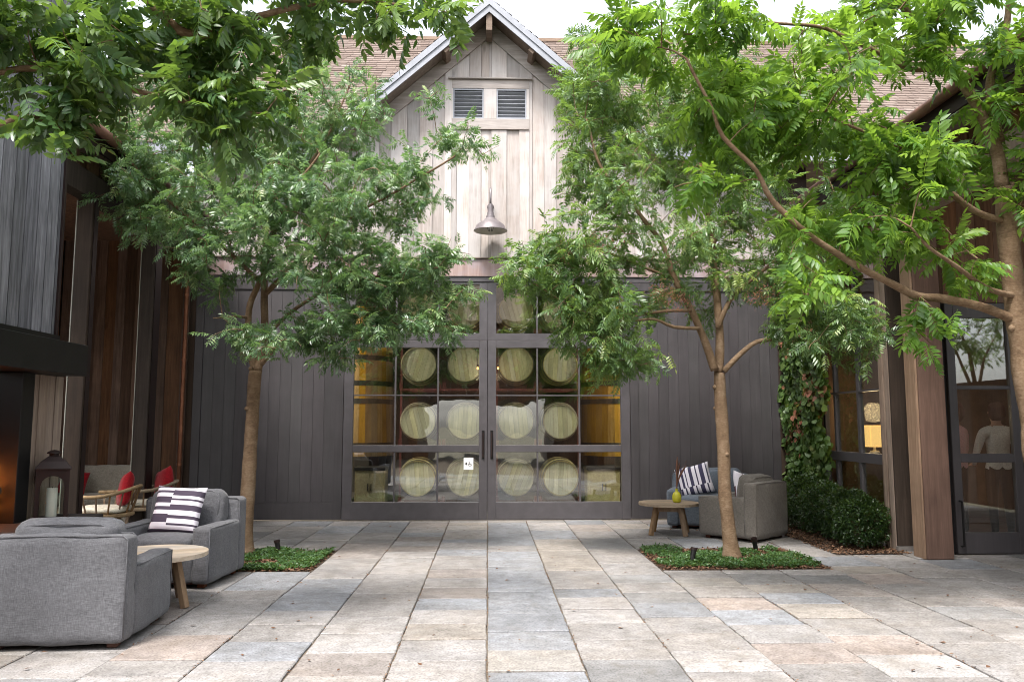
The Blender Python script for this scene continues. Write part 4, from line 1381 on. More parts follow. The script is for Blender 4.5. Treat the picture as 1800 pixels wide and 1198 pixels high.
pillow((-3.02, 7.985, .685), (rad(-20), rad(4), rad(-4)), .50, .47, .17, sm1, 'white pillow with charcoal stripes on the left grey armchair', 1)
pillow((3.10, 12.02, .69), (rad(-20), rad(-8), rad(-26)), .52, .46, .15, sm2, 'white pillow with upright navy stripes on the blue-grey armchair', 2)
pillow((3.50, 10.92, .66), (rad(-18), rad(0), rad(-138)), .44, .42, .15, sm3, 'plum striped pillow inside the taupe armchair', 3)

def round_table(loc, rz, R, label, mat_top, mat_leg, h=.44, group='round teak coffee tables'):
    t = tag(empty('coffee_table', loc, rz), label, 'table', group)
    n = 7
    w = 2 * R / n
    for k in range(n):
        a, b = -R + k * w + .002, -R + (k + 1) * w - .002
        m_ = 8
        top = []
        for i in range(m_ + 1):
            y = a + (b - a) * i / m_
            top.append((math.sqrt(max(R * R - y * y, 0.0004)), y))
        out = top + [(-x, y) for x, y in top[::-1]]
        nn = len(out)
        v = [(x, y, h - .035) for x, y in out] + [(x, y, h) for x, y in out]
        f = [tuple(range(nn))[::-1], tuple(range(nn, 2 * nn))] + [(i, (i + 1) % nn, (i + 1) % nn + nn, i + nn) for i in range(nn)]
        cy = (a + b) / 2
        obj('top_plank', mesh('top_plank', [(x, y - cy, z) for x, y, z in v], f), mat_top, t, (0, cy, 0))
    r1, r2 = R * .55, R * .80
    ap = MB()
    for k in range(4):
        a0, a1 = k * math.pi / 2 + math.pi / 4, (k + 1) * math.pi / 2 + math.pi / 4
        ap.bar((r1 * math.cos(a0), r1 * math.sin(a0), h - .08), (r1 * math.cos(a1), r1 * math.sin(a1), h - .08), .03, .07)
    ap.build('apron', mat_leg, t)
    for k in range(4):
        a = k * math.pi / 2 + math.pi / 4
        c, s = math.cos(a), math.sin(a)
        m = MB()
        p0, p1 = Vector((r1 * c, r1 * s, h - .036)), Vector((r2 * c, r2 * s, 0.004))
        m.bar(p1, p0, .055, .055)
        m.build('leg', mat_leg, t, bevel=.004)
    return t
round_table((-2.83, 6.98, 0), rad(25), .44, 'round pale plank coffee table between the two left grey armchairs', M['oak_top'], M['teak_leg'])
round_table((2.53, 11.25, 0), rad(-16), .415, 'round teak coffee table carrying the yellow vase', M['teak'], M['teak_leg'])
round_table((-5.62, 10.75, 0), rad(10), .36, 'low wooden table beside the spindle chairs in the porch', M['teak'], M['teak_leg'], .40)

vs_ = tag(empty('bud_vase', (2.635, 11.20, .441)), 'small yellow ceramic bud vase on the right round table', 'vase')
MB().lathe([(0, .002), (.045, .002), (.058, .02), (.064, .06), (.062, .10), (.045, .135), (.022, .15), (.018, .165), (.018, .185), (.024, .192), (.018, .190), (.014, .16), (0, .15)], 22).build('vessel', M['vase'], vs_, smooth=True)
for k, (dx, dy, h, lab) in enumerate(((.02, 0, .47, 'tall straight dried stem in the yellow vase'), (.055, .02, .38, 'dried stem leaning outward in the yellow vase'), (.15, .01, .40, 'dried stem curling over at its pale tip in the yellow vase'))):
    sp = tag(empty('dried_stem', (2.635, 11.20, .60)), lab, 'stem', 'dried stems in the vase')
    pts = [(0, 0, -.13)] + [(dx * (t ** 1.8), dy * t, h * t * (1 - .12 * t * (k == 2))) for t in (.15, .35, .55, .75, .9, 1.0)]
    MB().tube(pts, [.006, .006, .008, .014, .016, .010, .003], 6).build('stalk', M['stem'], sp, smooth=True)
    br = MB()
    rr = random.Random(k)
    for q in range(26):
        t = rr.uniform(.35, 1)
        p = Vector((dx * (t ** 1.8), dy * t, h * t))
        a = rr.uniform(0, 6.28)
        br.tube([p, p + Vector((math.cos(a) * .012, math.sin(a) * .012, .03))], [.002, .0006], 3)
    br.build('bristles', M['stem'], sp)

# lantern and candle on the hearth
lan = tag(empty('lantern', (-4.03, 7.60, .646), rad(28)), 'large dark bronze arched lantern on the hearth ledge', 'lantern')
Wl = .135
MB().box(-Wl - .015, Wl + .015, -Wl - .015, Wl + .015, 0, .022).build('base', M['dark_metal'], lan, bevel=.004)
for k in range(4):
    m = Matrix.Rotation(k * math.pi / 2, 4, 'Z')
    # corner post and arched panel of one side
    MB().box(-Wl, -Wl + .026, -Wl, -Wl + .026, .022, .46, m).build('corner_post', M['dark_metal'], lan)
    a = Wl - .036
    zs, zt = .30, .455
    mb = MB()
    N_ = 12
    for i in range(N_):
        x0, x1 = -a + 2 * a * i / N_, -a + 2 * a * (i + 1) / N_
        za, zb = zs + math.sqrt(max(a * a - x0 * x0, 0)), zs + math.sqrt(max(a * a - x1 * x1, 0))
        v = [(x0, -Wl + .004, za), (x1, -Wl + .004, zb), (x1, -Wl + .004, zt), (x0, -Wl + .004, zt), (x0, -Wl + .016, za), (x1, -Wl + .016, zb), (x1, -Wl + .016, zt), (x0, -Wl + .016, zt)]
        mb.add([m @ Vector(p) for p in v], [(0, 1, 2, 3), (4, 7, 6, 5), (0, 4, 5, 1)])
    for sx in (-1, 1):
        xa, xb = sorted((sx * a, sx * (Wl - .026)))
        mb.box(xa, xb, -Wl + .004, -Wl + .016, .022, zt, m)
    mb.build('arch_panel', M['dark_metal'], lan)
    MB().box(-a, a, -Wl + .009, -Wl + .011, .024, zs + a, m).build('pane', M['lantern_glass'], lan)
v = []
prof = [(Wl + .012, .456), (Wl + .012, .468), (Wl - .005, .49), (Wl - .035, .53), (Wl - .075, .562), (.045, .575)]
mb = MB()
for (r, z) in prof:
    pass
ring = []
for (r, z) in prof:
    ring.append([(sx * r, sy * r, z) for sx, sy in ((-1, -1), (1, -1), (1, 1), (-1, 1))])
vv, ff = [q for rg in ring for q in rg], []
for i in range(len(prof) - 1):
    for j in range(4):
        ff.append((i * 4 + j, i * 4 + (j + 1) % 4, (i + 1) * 4 + (j + 1) % 4, (i + 1) * 4 + j))
ff += [(3, 2, 1, 0), tuple(range(len(vv) - 4, len(vv)))]
MB().add(vv, ff).build('roof', M['dark_metal'], lan)
MB().lathe([(.04, .575), (.04, .598), (.062, .60), (.058, .612), (.03, .628), (0, .634)], 16).build('cap', M['dark_metal'], lan, angle=40)
cn_ = tag(empty('pillar_candle', (-4.03, 7.60, .670)), 'thick white pillar candle inside the lantern', 'candle')
MB().lathe([(0, 0), (.047, 0), (.048, .01), (.048, .255), (.044, .262), (.03, .255), (0, .25)], 20).build('wax', M['candle'], cn_, angle=40)
MB().tube([(0, 0, .25), (.002, 0, .265), (.004, 0, .275)], .0025, 5).build('wick', M['black'], cn_)

# spindle chairs
def spindle_chair(loc, rz, label):
    t = tag(empty('spindle_chair', loc, rz), label, 'chair', 'round-backed wooden chairs in the porch')
    R = .36
    MB().lathe([(0, .40), (R - .01, .40), (R, .41), (R, .435), (R - .01, .445), (0, .445)], 28).build('seat', M['teak'], t, angle=40)
    pts, rr = [], []
    for k in range(17):
        a = rad(-25 + 230 * k / 16)
        lift = .10 * max(0, math.sin(a)) ** 2
        pts.append(((R + .06) * math.cos(a), (R + .06) * math.sin(a), .66 + lift))
    MB().tube(pts, [.022] * 17, 8).build('back_rail', M['teak'], t, smooth=True)
    for k in range(11):
        a = rad(-15 + 210 * k / 10)
        lift = .10 * max(0, math.sin(a)) ** 2
        MB().tube([((R - .03) * math.cos(a), (R - .03) * math.sin(a), .44), ((R + .06) * math.cos(a), (R + .06) * math.sin(a), .66 + lift)], .0105, 6).build('spindle', M['teak_leg'], t)
    for k in range(4):
        a = rad(45 + 90 * k)
        MB().tube([(.20 * math.cos(a), .20 * math.sin(a), .41), (.29 * math.cos(a), .29 * math.sin(a), .003)], [.024, .016], 8).build('leg', M['teak_leg'], t, smooth=True)
    for k in (0, 2):
        a, b = rad(45 + 90 * k), rad(135 + 90 * k)
        MB().tube([(.255 * math.cos(a), .255 * math.sin(a), .15), (.255 * math.cos(b), .255 * math.sin(b), .15)], .010, 6).build('stretcher', M['teak_leg'], t)
    v, f = soft_box(.30, .30, .03, .028, 10, (0, 0, .012), .005, 8, 5)
    v = [(x * (1 - .12 * (y / .30) ** 2), y * (1 - .12 * (x / .30) ** 2), z) for x, y, z in v]
    obj('seat_pad', mesh('seat_pad', v, f, True), M['cream_cloth'], t, (0, 0, .485))
    return t
spindle_chair((-4.74, 10.12, 0), rad(-82), 'round-backed spindle chair nearest the lantern, red pillow inside')
spindle_chair((-4.62, 10.98, 0), rad(-72), 'second spindle chair behind, next to the downspout, red pillow inside')
pillow((-4.50, 10.17, .71), (rad(-14), rad(3), rad(-60)), .46, .42, .15, M['red_cloth'], 'red pillow leaning in the spindle chair nearest the lantern', 11)
pillow((-4.39, 11.08, .72), (rad(-14), rad(-6), rad(-48)), .46, .42, .15, M['red_cloth'], 'red pillow in the second spindle chair by the downspout', 12)
sofa = armchair((-6.05, 12.45, 0), rad(4), 1.5, .86, M['sofa_cloth'], 'beige-grey sofa deep in the porch behind the spindle chairs', None, 60, .80)
sofa.name = 'sofa'
sofa['category'] = 'sofa'
pillow((-6.18, 12.22, .66), (rad(-16), rad(6), rad(10)), .40, .36, .14, M['red_cloth'], 'red pillow on the beige-grey porch sofa', 13)

# ================================================================== planting beds
def bed(x0, x1, y0, y1):
    poly_o = MB().add([(x0, y0, -.010), (x1, y0, -.010), (x1, y1, -.010), (x0, y1, -.010)], [(0, 1, 2, 3)]).build('planting_bed', M['soil'])
    return tag(poly_o, kind='structure')
nrng = np.random.default_rng(5)
def frames(dirs, ups):
    l = dirs / np.linalg.norm(dirs, axis=1, keepdims=True)
    n = ups - l * np.sum(ups * l, axis=1, keepdims=True)
    n /= np.maximum(np.linalg.norm(n, axis=1, keepdims=True), 1e-6)
    y = np.cross(n, l)
    return np.stack([l, y, n], axis=2)             # columns: length, width, normal
def place(pv, pf, pt, Rm, T, S, tint):
    """copies of one small shape: verts, faces, per-vertex tint offset"""
    n, k = len(T), len(pv)
    v = np.einsum('nij,kj->nki', Rm, pv) * S[:, None, None] + T[:, None, :]
    f = pf[None] + (np.arange(n) * k)[:, None, None]
    t = np.clip(tint[:, None] + pt[None], 0, 1)
    return v.reshape(-1, 3), f.reshape(-1, pf.shape[1]), t.reshape(-1)
LEAF4 = (np.array([(0, 0, 0), (.45, .5, .05), (.45, 0, 0), (.45, -.5, .05), (1, 0, -.06)]) * np.array([1, .55, 1]), np.array([(0, 2, 1), (0, 3, 2), (1, 2, 4), (2, 3, 4)]))
def scatter(name, mat, parent, T, D, Up, size, tint, shape=LEAF4):
    Rm = frames(D, Up)
    v, f, t = place(shape[0], shape[1], np.zeros(len(shape[0])), Rm, T, size, tint)
    return tag(tinted(name, v, f, t, mat, parent), kind='stuff')

for (x0, x1, y0, y1), lab in zip(BEDS, ('around the left tree', 'around the right tree')):
    b_ = bed(x0, x1, y0, y1)
    n = 9000
    T = np.stack([nrng.uniform(x0 + .02, x1 - .02, n), nrng.uniform(y0 + .02, y1 - .02, n), nrng.uniform(-.008, .008, n)], 1)
    D_ = np.stack([nrng.normal(size=n), nrng.normal(size=n), nrng.normal(size=n) * .25], 1)
    Up = np.stack([nrng.normal(size=n) * .4, nrng.normal(size=n) * .4, np.ones(n)], 1)
    mu_ = scatter('mulch', M['mulch'], b_, T, D_, Up, nrng.uniform(.02, .05, n), nrng.uniform(0, 1, n))
    n = 24000
    T = np.stack([nrng.uniform(x0 + .03, x1 - .03, n), nrng.uniform(y0 + .03, y1 - .03, n), np.zeros(n)], 1)
    nz = np.array([mnoise.noise(Vector((p[0] * 2.3, p[1] * 2.3, x0))) + .5 * mnoise.noise(Vector((p[0] * 6, p[1] * 6, 3))) for p in T])
    ed = np.minimum(np.minimum(T[:, 0] - x0, x1 - T[:, 0]), np.minimum(T[:, 1] - y0, y1 - T[:, 1]))
    # bare mulch towards the sides of the right bed, fuller cover on the left one
    thr = -.34 + np.clip(.20 - ed, 0, 1) * 2.2 if x0 > 0 else -.5 + np.clip(.12 - ed, 0, 1) * 2.0
    if x0 > 0:
        thr = thr + np.clip((T[:, 1] - (y0 + .75)), 0, 1) * .5
    k = nz > thr
    T = T[k]
    nz = nz[k]
    n = len(T)
    hgt = np.clip(.03 + .06 * nz, .015, .09)
    T[:, 2] = nrng.uniform(0, 1, n) ** .6 * hgt
    D_ = np.stack([nrng.normal(size=n), nrng.normal(size=n), nrng.uniform(-.3, .6, n)], 1)
    Up = np.stack([nrng.normal(size=n) * .5, nrng.normal(size=n) * .5, np.ones(n)], 1)
    gc = scatter('ground_cover', M['leaf_cover'], None, T, D_, Up, nrng.uniform(.022, .042, n), np.clip(nrng.normal(.45, .25, n), 0, 1))
    tag(gc, f'low green creeping ground cover {lab}', 'ground cover', kind='stuff')

def uplight(x, y, tx, ty, lab):
    t = tag(empty('garden_spotlight', (x, y, -.01)), lab, 'spotlight', 'small black garden spotlights')
    d = Vector((tx - x, ty - y, 1.9)).normalized()
    MB().tube([(0, 0, 0), (0, 0, .07)], .009, 6).build('stake', M['black'], t)
    c = Vector((0, 0, .085))
    MB().tube([c - d * .045, c + d * .07], [.026, .030], 12).build('housing', M['black'], t)
    MB().tube([c + d * .07, c + d * .10], [.035, .037], 12, caps=False).build('hood', M['dark_metal'], t)
uplight(-2.45, 9.60, -2.8, 9.6, 'small black garden spotlight in the bed by the left trunk')
uplight(2.25, 8.88, 2.75, 9.2, 'small black garden spotlight left of the right trunk')
uplight(3.20, 9.64, 2.8, 9.2, 'small black garden spotlight right of the right trunk')

# ---- clipped box bushes
def bush(c, r, n, lab, seed, square=2.6):
    rng = np.random.default_rng(seed)
    t = tag(empty('box_bush', (c[0], c[1], 0)), lab, 'bush', 'clipped box bushes along the window')
    d = rng.normal(size=(n, 3))
    d /= np.linalg.norm(d, axis=1, keepdims=True)
    d[:, 2] = np.where(d[:, 2] < -.75, -d[:, 2], d[:, 2])
    e = (np.abs(d) ** square).sum(1) ** (-1 / square)
    sh = d * e[:, None]
    lump = np.array([mnoise.noise(Vector(p) * 2.6 + Vector((seed, 0, 0))) for p in sh])
    dep = rng.uniform(0, 1, n) ** 2.2 * .35
    P = sh * (1 + .17 * lump - dep + (rng.uniform(size=n) < .035) * rng.uniform(0, .16, n))[:, None] * np.array(r)
    P[:, 2] += c[2]
    k = P[:, 2] > .03
    P, d = P[k], d[k]
    m = len(P)
    D_ = d + rng.normal(size=(m, 3)) * .8
    Up = np.array([0, 0, 1.0]) + d * .6 + rng.normal(size=(m, 3)) * .5
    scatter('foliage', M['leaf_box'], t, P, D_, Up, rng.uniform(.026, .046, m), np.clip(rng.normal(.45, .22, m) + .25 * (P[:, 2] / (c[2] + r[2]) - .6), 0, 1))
    st_ = MB()
    rr = random.Random(seed)
    for q in range(12):
        a = rr.uniform(0, 6.28)
        rr_ = rr.uniform(.3, .8)
        st_.tube([(0, 0, 0), (math.cos(a) * r[0] * rr_ * .5, math.sin(a) * r[1] * rr_ * .5, c[2] * .8), (math.cos(a) * r[0] * rr_, math.sin(a) * r[1] * rr_, c[2] + r[2] * .45)], [.014, .009, .004], 5)
    st_.build('stems', M['bark'], t)
bush((4.62, 9.92, .31), (.31, .30, .31), 9000, 'round box bush nearest the posts, foremost of the hedge', 101, 2.2)
bush((4.72, 10.50, .32), (.31, .37, .33), 8000, 'box bush second in the hedge behind the round one', 102)
bush((4.69, 11.10, .34), (.32, .39, .36), 8000, 'box bush beside the taupe armchair in the hedge', 103)
bush((4.70, 11.75, .36), (.31, .40, .38), 7000, 'box bush deepest in the hedge below the creeper', 104)
hb = MB().add([(4.1, 9.45, .004), (5.0, 9.45, .004), (5.0, 12.9, .004), (4.22, 12.9, .004)], [(0, 1, 2, 3)]).build('hedge_bed', M['soil'])
tag(hb, kind='structure')
n = 7000
T = np.stack([nrng.uniform(4.08, 5.0, n), nrng.uniform(9.42, 12.9, n), nrng.uniform(.006, .02, n)], 1)
D_ = np.stack([nrng.normal(size=n), nrng.normal(size=n), nrng.normal(size=n) * .25], 1)
Up = np.stack([nrng.normal(size=n) * .4, nrng.normal(size=n) * .4, np.ones(n)], 1)
scatter('mulch', M['mulch'], hb, T, D_, Up, nrng.uniform(.02, .05, n), nrng.uniform(0, 1, n))

# ---- dry leaf crumbs caught in the paving joints and a few fallen leaflets
n = 5200
cx_ = nrng.integers(-6, 11, n) * CW
T = np.stack([cx_ + nrng.normal(size=n) * .007, nrng.uniform(4.2, 12.9, n), nrng.uniform(-.010, .004, n)], 1)
clump_ = np.array([mnoise.noise(Vector((p[0] * 5, p[1] * 1.3, 7))) for p in T])
T = T[clump_ > -.05]
n = len(T)
D_ = np.stack([nrng.normal(size=n), nrng.normal(size=n), nrng.normal(size=n) * .2], 1)
Up = np.stack([nrng.normal(size=n) * .3, nrng.normal(size=n) * .3, np.ones(n)], 1)
scatter('joint_litter', M['mulch'], pavement, T, D_, Up, nrng.uniform(.010, .024, n), nrng.uniform(0, 1, n))
n = 260
T = np.stack([nrng.uniform(-3.6, 5.0, n), nrng.uniform(4.4, 12.8, n), np.full(n, .007)], 1)
D_ = np.stack([nrng.normal(size=n), nrng.normal(size=n), nrng.normal(size=n) * .06], 1)
Up = np.stack([nrng.normal(size=n) * .12, nrng.normal(size=n) * .12, np.ones(n)], 1)
scatter('fallen_leaflets', M['mulch'], pavement, T, D_, Up, nrng.uniform(.02, .055, n), nrng.uniform(.2, 1, n))

# ---- creeper on the corner pier
IVY = (np.array([(0, 0, 0), (.12, .42, .02), (.55, .50, .05), (1.0, 0, -.06), (.55, -.50, .05), (.12, -.42, .02), (.45, 0, .0)]), np.array([(0, 6, 1), (1, 6, 2), (2, 6, 3), (3, 6, 4), (4, 6, 5), (5, 6, 0)]))
vn = tag(empty('creeper', (4.95, 12.5, 0)), 'red-tinged green creeper climbing the corner pier by the steel window', 'creeper')
vn.location = (0, 0, 0)
n = 13000
zz = nrng.uniform(.15, 4.25, n)
sd = nrng.uniform(0, 1, n)
side = sd < .72
yy = nrng.uniform(11.45, 12.98, n)
xx = np.where(side, 4.955, nrng.uniform(4.80, 5.0, n))
yy = np.where(side, yy, 12.02)
wob = np.array([mnoise.noise(Vector((a * 3, b * 3, c * 1.7))) for a, b, c in zip(xx, yy, zz)])
off = nrng.uniform(0, .14, n) + np.clip(wob, -.2, 1) * .20
T = np.stack([xx - np.where(side, off, 0), yy - np.where(side, 0, off), zz], 1)
k = (wob > -.5 + .40 * (yy < 11.70))
T, side, wob = T[k], side[k], wob[k]
n = len(T)
Nn = np.where(side[:, None], np.array([-1.0, -.25, .35]), np.array([-.3, -1.0, .35])) + nrng.normal(size=(n, 3)) * .38
D_ = np.stack([nrng.normal(size=n) * .4, nrng.normal(size=n) * .6, -np.ones(n)], 1)
hot = np.array([mnoise.noise(Vector(p) * 1.6 + Vector((9, 0, 0))) for p in T])
tint = np.clip(nrng.normal(.36, .17, n) + np.where((hot > .02) & (nrng.uniform(size=n) < .55) & (T[:, 2] > 1.1), .5, 0), 0, 1)
scatter('leaves', M['leaf_vine'], vn, T, D_, Nn, nrng.uniform(.055, .115, n), tint, IVY)
vst = MB()
for q in range(9):
    pts = []
    y_ = 11.95 + q * .12
    for z_ in np.linspace(0, 4.2, 14):
        y_ = min(12.97, max(11.85, y_ + random.uniform(-.06, .06)))
        pts.append((4.965 - random.uniform(0, .02), y_, z_))
    vst.tube(pts, [.012 - .0006 * k for k in range(14)], 5)
vst.build('stems', M['bark'], vn)

TREE_LIMBS = {
 'T1': [
  [(-2.83,9.6,-0.01,0.083),(-2.82,9.6,0.82,0.079),(-2.8,9.6,1.69,0.076),(-2.78,9.6,2.16,0.072)],
  [(-2.76,9.6,2.15,0.053),(-2.72,9.66,2.58,0.047),(-2.74,9.71,3.08,0.042),(-2.76,9.77,3.66,0.037),(-2.76,9.83,4.03,0.031),(-2.69,9.89,4.49,0.026),(-2.61,9.94,5.1,0.02),(-2.5,10.0,5.74,0.015)],
  [(-2.79,9.6,2.16,0.045),(-2.85,9.54,2.5,0.041),(-2.85,9.49,2.87,0.036),(-2.75,9.43,3.13,0.032),(-2.63,9.37,3.36,0.027),(-2.55,9.31,3.69,0.022),(-2.38,9.26,4.16,0.018),(-2.01,9.2,4.7,0.013)],
  [(-2.71,9.65,3.1,0.034),(-2.39,9.54,3.38,0.029),(-2.04,9.43,3.66,0.025),(-1.62,9.32,3.98,0.019),(-1.07,9.21,4.26,0.015),(-0.4,9.1,4.65,0.011)],
  [(-2.71,9.6,3.2,0.03),(-2.92,9.5,3.39,0.026),(-3.38,9.4,3.81,0.02),(-3.96,9.3,4.3,0.016),(-4.34,9.2,4.75,0.011)],
  [(-2.72,9.6,2.23,0.03),(-2.48,9.47,2.44,0.025),(-1.99,9.35,2.55,0.019),(-1.38,9.22,2.64,0.014),(-0.77,9.1,2.72,0.009)],
  [(-2.87,9.6,2.78,0.022),(-2.91,9.3,2.77,0.015),(-3.1,9.0,2.71,0.007)],
  [(-2.76,9.8,3.74,0.026),(-2.45,9.93,4.5,0.02),(-2.06,10.07,5.31,0.015),(-1.81,10.2,6.06,0.009)],
  [(-2.71,9.6,2.51,0.026),(-2.28,9.43,2.9,0.022),(-1.72,9.25,3.14,0.018),(-1.04,9.07,3.25,0.013),(-0.57,8.9,3.28,0.009)],
 ],
 'T2': [
  [(2.78,9.2,-0.02,0.078),(2.74,9.21,0.52,0.075),(2.72,9.22,1.16,0.073),(2.71,9.24,1.69,0.071),(2.71,9.25,2.12,0.068)],
  [(2.71,9.25,2.12,0.054),(2.74,9.32,2.77,0.048),(2.74,9.4,3.33,0.041),(2.72,9.47,3.77,0.035),(2.69,9.55,4.43,0.027),(2.67,9.62,5.27,0.021),(2.66,9.7,5.9,0.014)],
  [(2.65,9.2,2.15,0.05),(2.53,9.17,2.48,0.045),(2.37,9.14,2.84,0.04),(2.18,9.11,3.21,0.035),(2.04,9.09,3.6,0.029),(1.74,9.06,4.0,0.024),(1.34,9.03,4.47,0.018),(1.14,9.0,5.08,0.013)],
  [(2.44,9.1,2.62,0.022),(2.14,9.04,2.63,0.019),(1.9,8.98,2.72,0.016),(1.56,8.92,2.69,0.013),(1.04,8.86,2.79,0.01),(0.52,8.8,3.07,0.007)],
  [(2.35,9.1,2.83,0.02),(1.98,9.05,2.81,0.017),(1.61,9.0,2.71,0.014),(1.36,8.95,2.32,0.01),(1.23,8.9,2.12,0.007)],
  [(2.75,9.2,2.13,0.036),(2.94,9.18,2.33,0.032),(3.14,9.17,2.48,0.027),(3.4,9.15,2.53,0.024),(3.6,9.13,2.75,0.019),(3.94,9.12,2.91,0.015),(4.27,9.1,2.88,0.011)],
  [(2.71,9.25,2.65,0.032),(2.88,9.26,3.0,0.027),(3.13,9.28,3.23,0.021),(3.49,9.29,3.52,0.015),(3.85,9.3,3.88,0.009)],
  [(2.71,9.4,3.68,0.029),(3.03,9.53,4.22,0.022),(3.38,9.67,4.85,0.016),(3.6,9.8,5.58,0.009)],
  [(2.25,9.3,3.21,0.022),(1.82,9.2,3.36,0.017),(1.27,9.1,3.54,0.012),(0.66,9.0,3.51,0.007)],
 ],
 'T3': [
  [(4.62,6.35,0,0.11),(4.39,6.3,1.19,0.092),(4.37,6.3,1.57,0.089),(4.32,6.3,2.16,0.085),(4.29,6.3,2.37,0.082),(4.28,6.3,2.93,0.078),(4.26,6.3,3.46,0.075)],
  [(4.26,6.3,3.46,0.056),(4.21,6.32,3.9,0.049),(4.0,6.34,4.36,0.042),(3.77,6.36,4.71,0.034),(3.51,6.38,5.13,0.027),(3.34,6.4,5.55,0.02)],
  [(4.29,6.3,2.34,0.04),(4.04,6.25,2.43,0.037),(3.65,6.19,2.51,0.034),(3.39,6.14,2.52,0.032),(3.13,6.08,2.63,0.029),(2.76,6.03,2.81,0.026),(2.47,5.97,2.98,0.024),(2.19,5.92,3.23,0.021),(2.05,5.86,3.44,0.018),(1.78,5.81,3.69,0.016),(1.68,5.75,3.91,0.013),(1.48,5.7,4.24,0.011)],
  [(4.03,6.4,4.38,0.026),(3.83,6.33,4.49,0.024),(3.51,6.27,4.47,0.02),(3.15,6.2,4.6,0.018),(2.75,6.13,4.73,0.015),(2.3,6.07,4.74,0.012),(1.77,6.0,4.79,0.009)],
  [(4.25,6.3,3.85,0.04),(4.22,6.33,4.35,0.034),(4.37,6.35,4.72,0.03),(4.48,6.38,5.14,0.024),(4.55,6.4,5.63,0.02)],
  [(4.3,6.3,3.17,0.03),(3.97,6.2,3.23,0.026),(3.69,6.1,3.35,0.022),(3.41,6.0,3.57,0.017),(3.01,5.9,3.73,0.013),(2.57,5.8,3.87,0.009)],
  [(4.33,6.3,2.55,0.026),(3.98,6.12,2.57,0.022),(3.69,5.95,2.67,0.017),(3.33,5.77,2.81,0.013),(3.07,5.6,2.94,0.008)],
  [(4.31,6.3,2.98,0.033),(4.45,6.13,3.27,0.025),(4.59,5.97,3.73,0.018),(4.69,5.8,4.26,0.01)],
 ],
 'T4': [
  [(-3.75,4.35,0,0.15),(-3.7,4.4,1.2,0.12),(-3.6,4.45,2.4,0.105)],
  [(-3.6,4.45,2.4,0.08),(-3.35,4.7,3.9,0.045),(-2.4,4.9,4.3,0.036),(-1.99,5.08,4.07,0.03),(-1.6,5.25,4.29,0.024),(-1.14,5.42,4.51,0.019),(-0.67,5.6,4.58,0.013)],
  [(-3.6,4.45,2.4,0.06),(-3.35,4.7,3.4,0.03),(-2.94,4.9,3.74,0.022),(-2.55,4.98,3.7,0.019),(-2.14,5.05,3.63,0.015),(-1.8,5.12,3.59,0.011),(-1.49,5.2,3.58,0.008)],
  [(-3.6,4.45,2.4,0.07),(-3.4,4.5,3.3,0.05),(-3.0,4.8,4.2,0.03),(-2.2,5.2,4.9,0.015)],
  [(-3.45,4.55,2.7,0.035),(-2.99,4.8,3.32,0.02),(-2.82,4.85,3.4,0.013),(-2.67,4.9,3.35,0.007)],
 ],
}
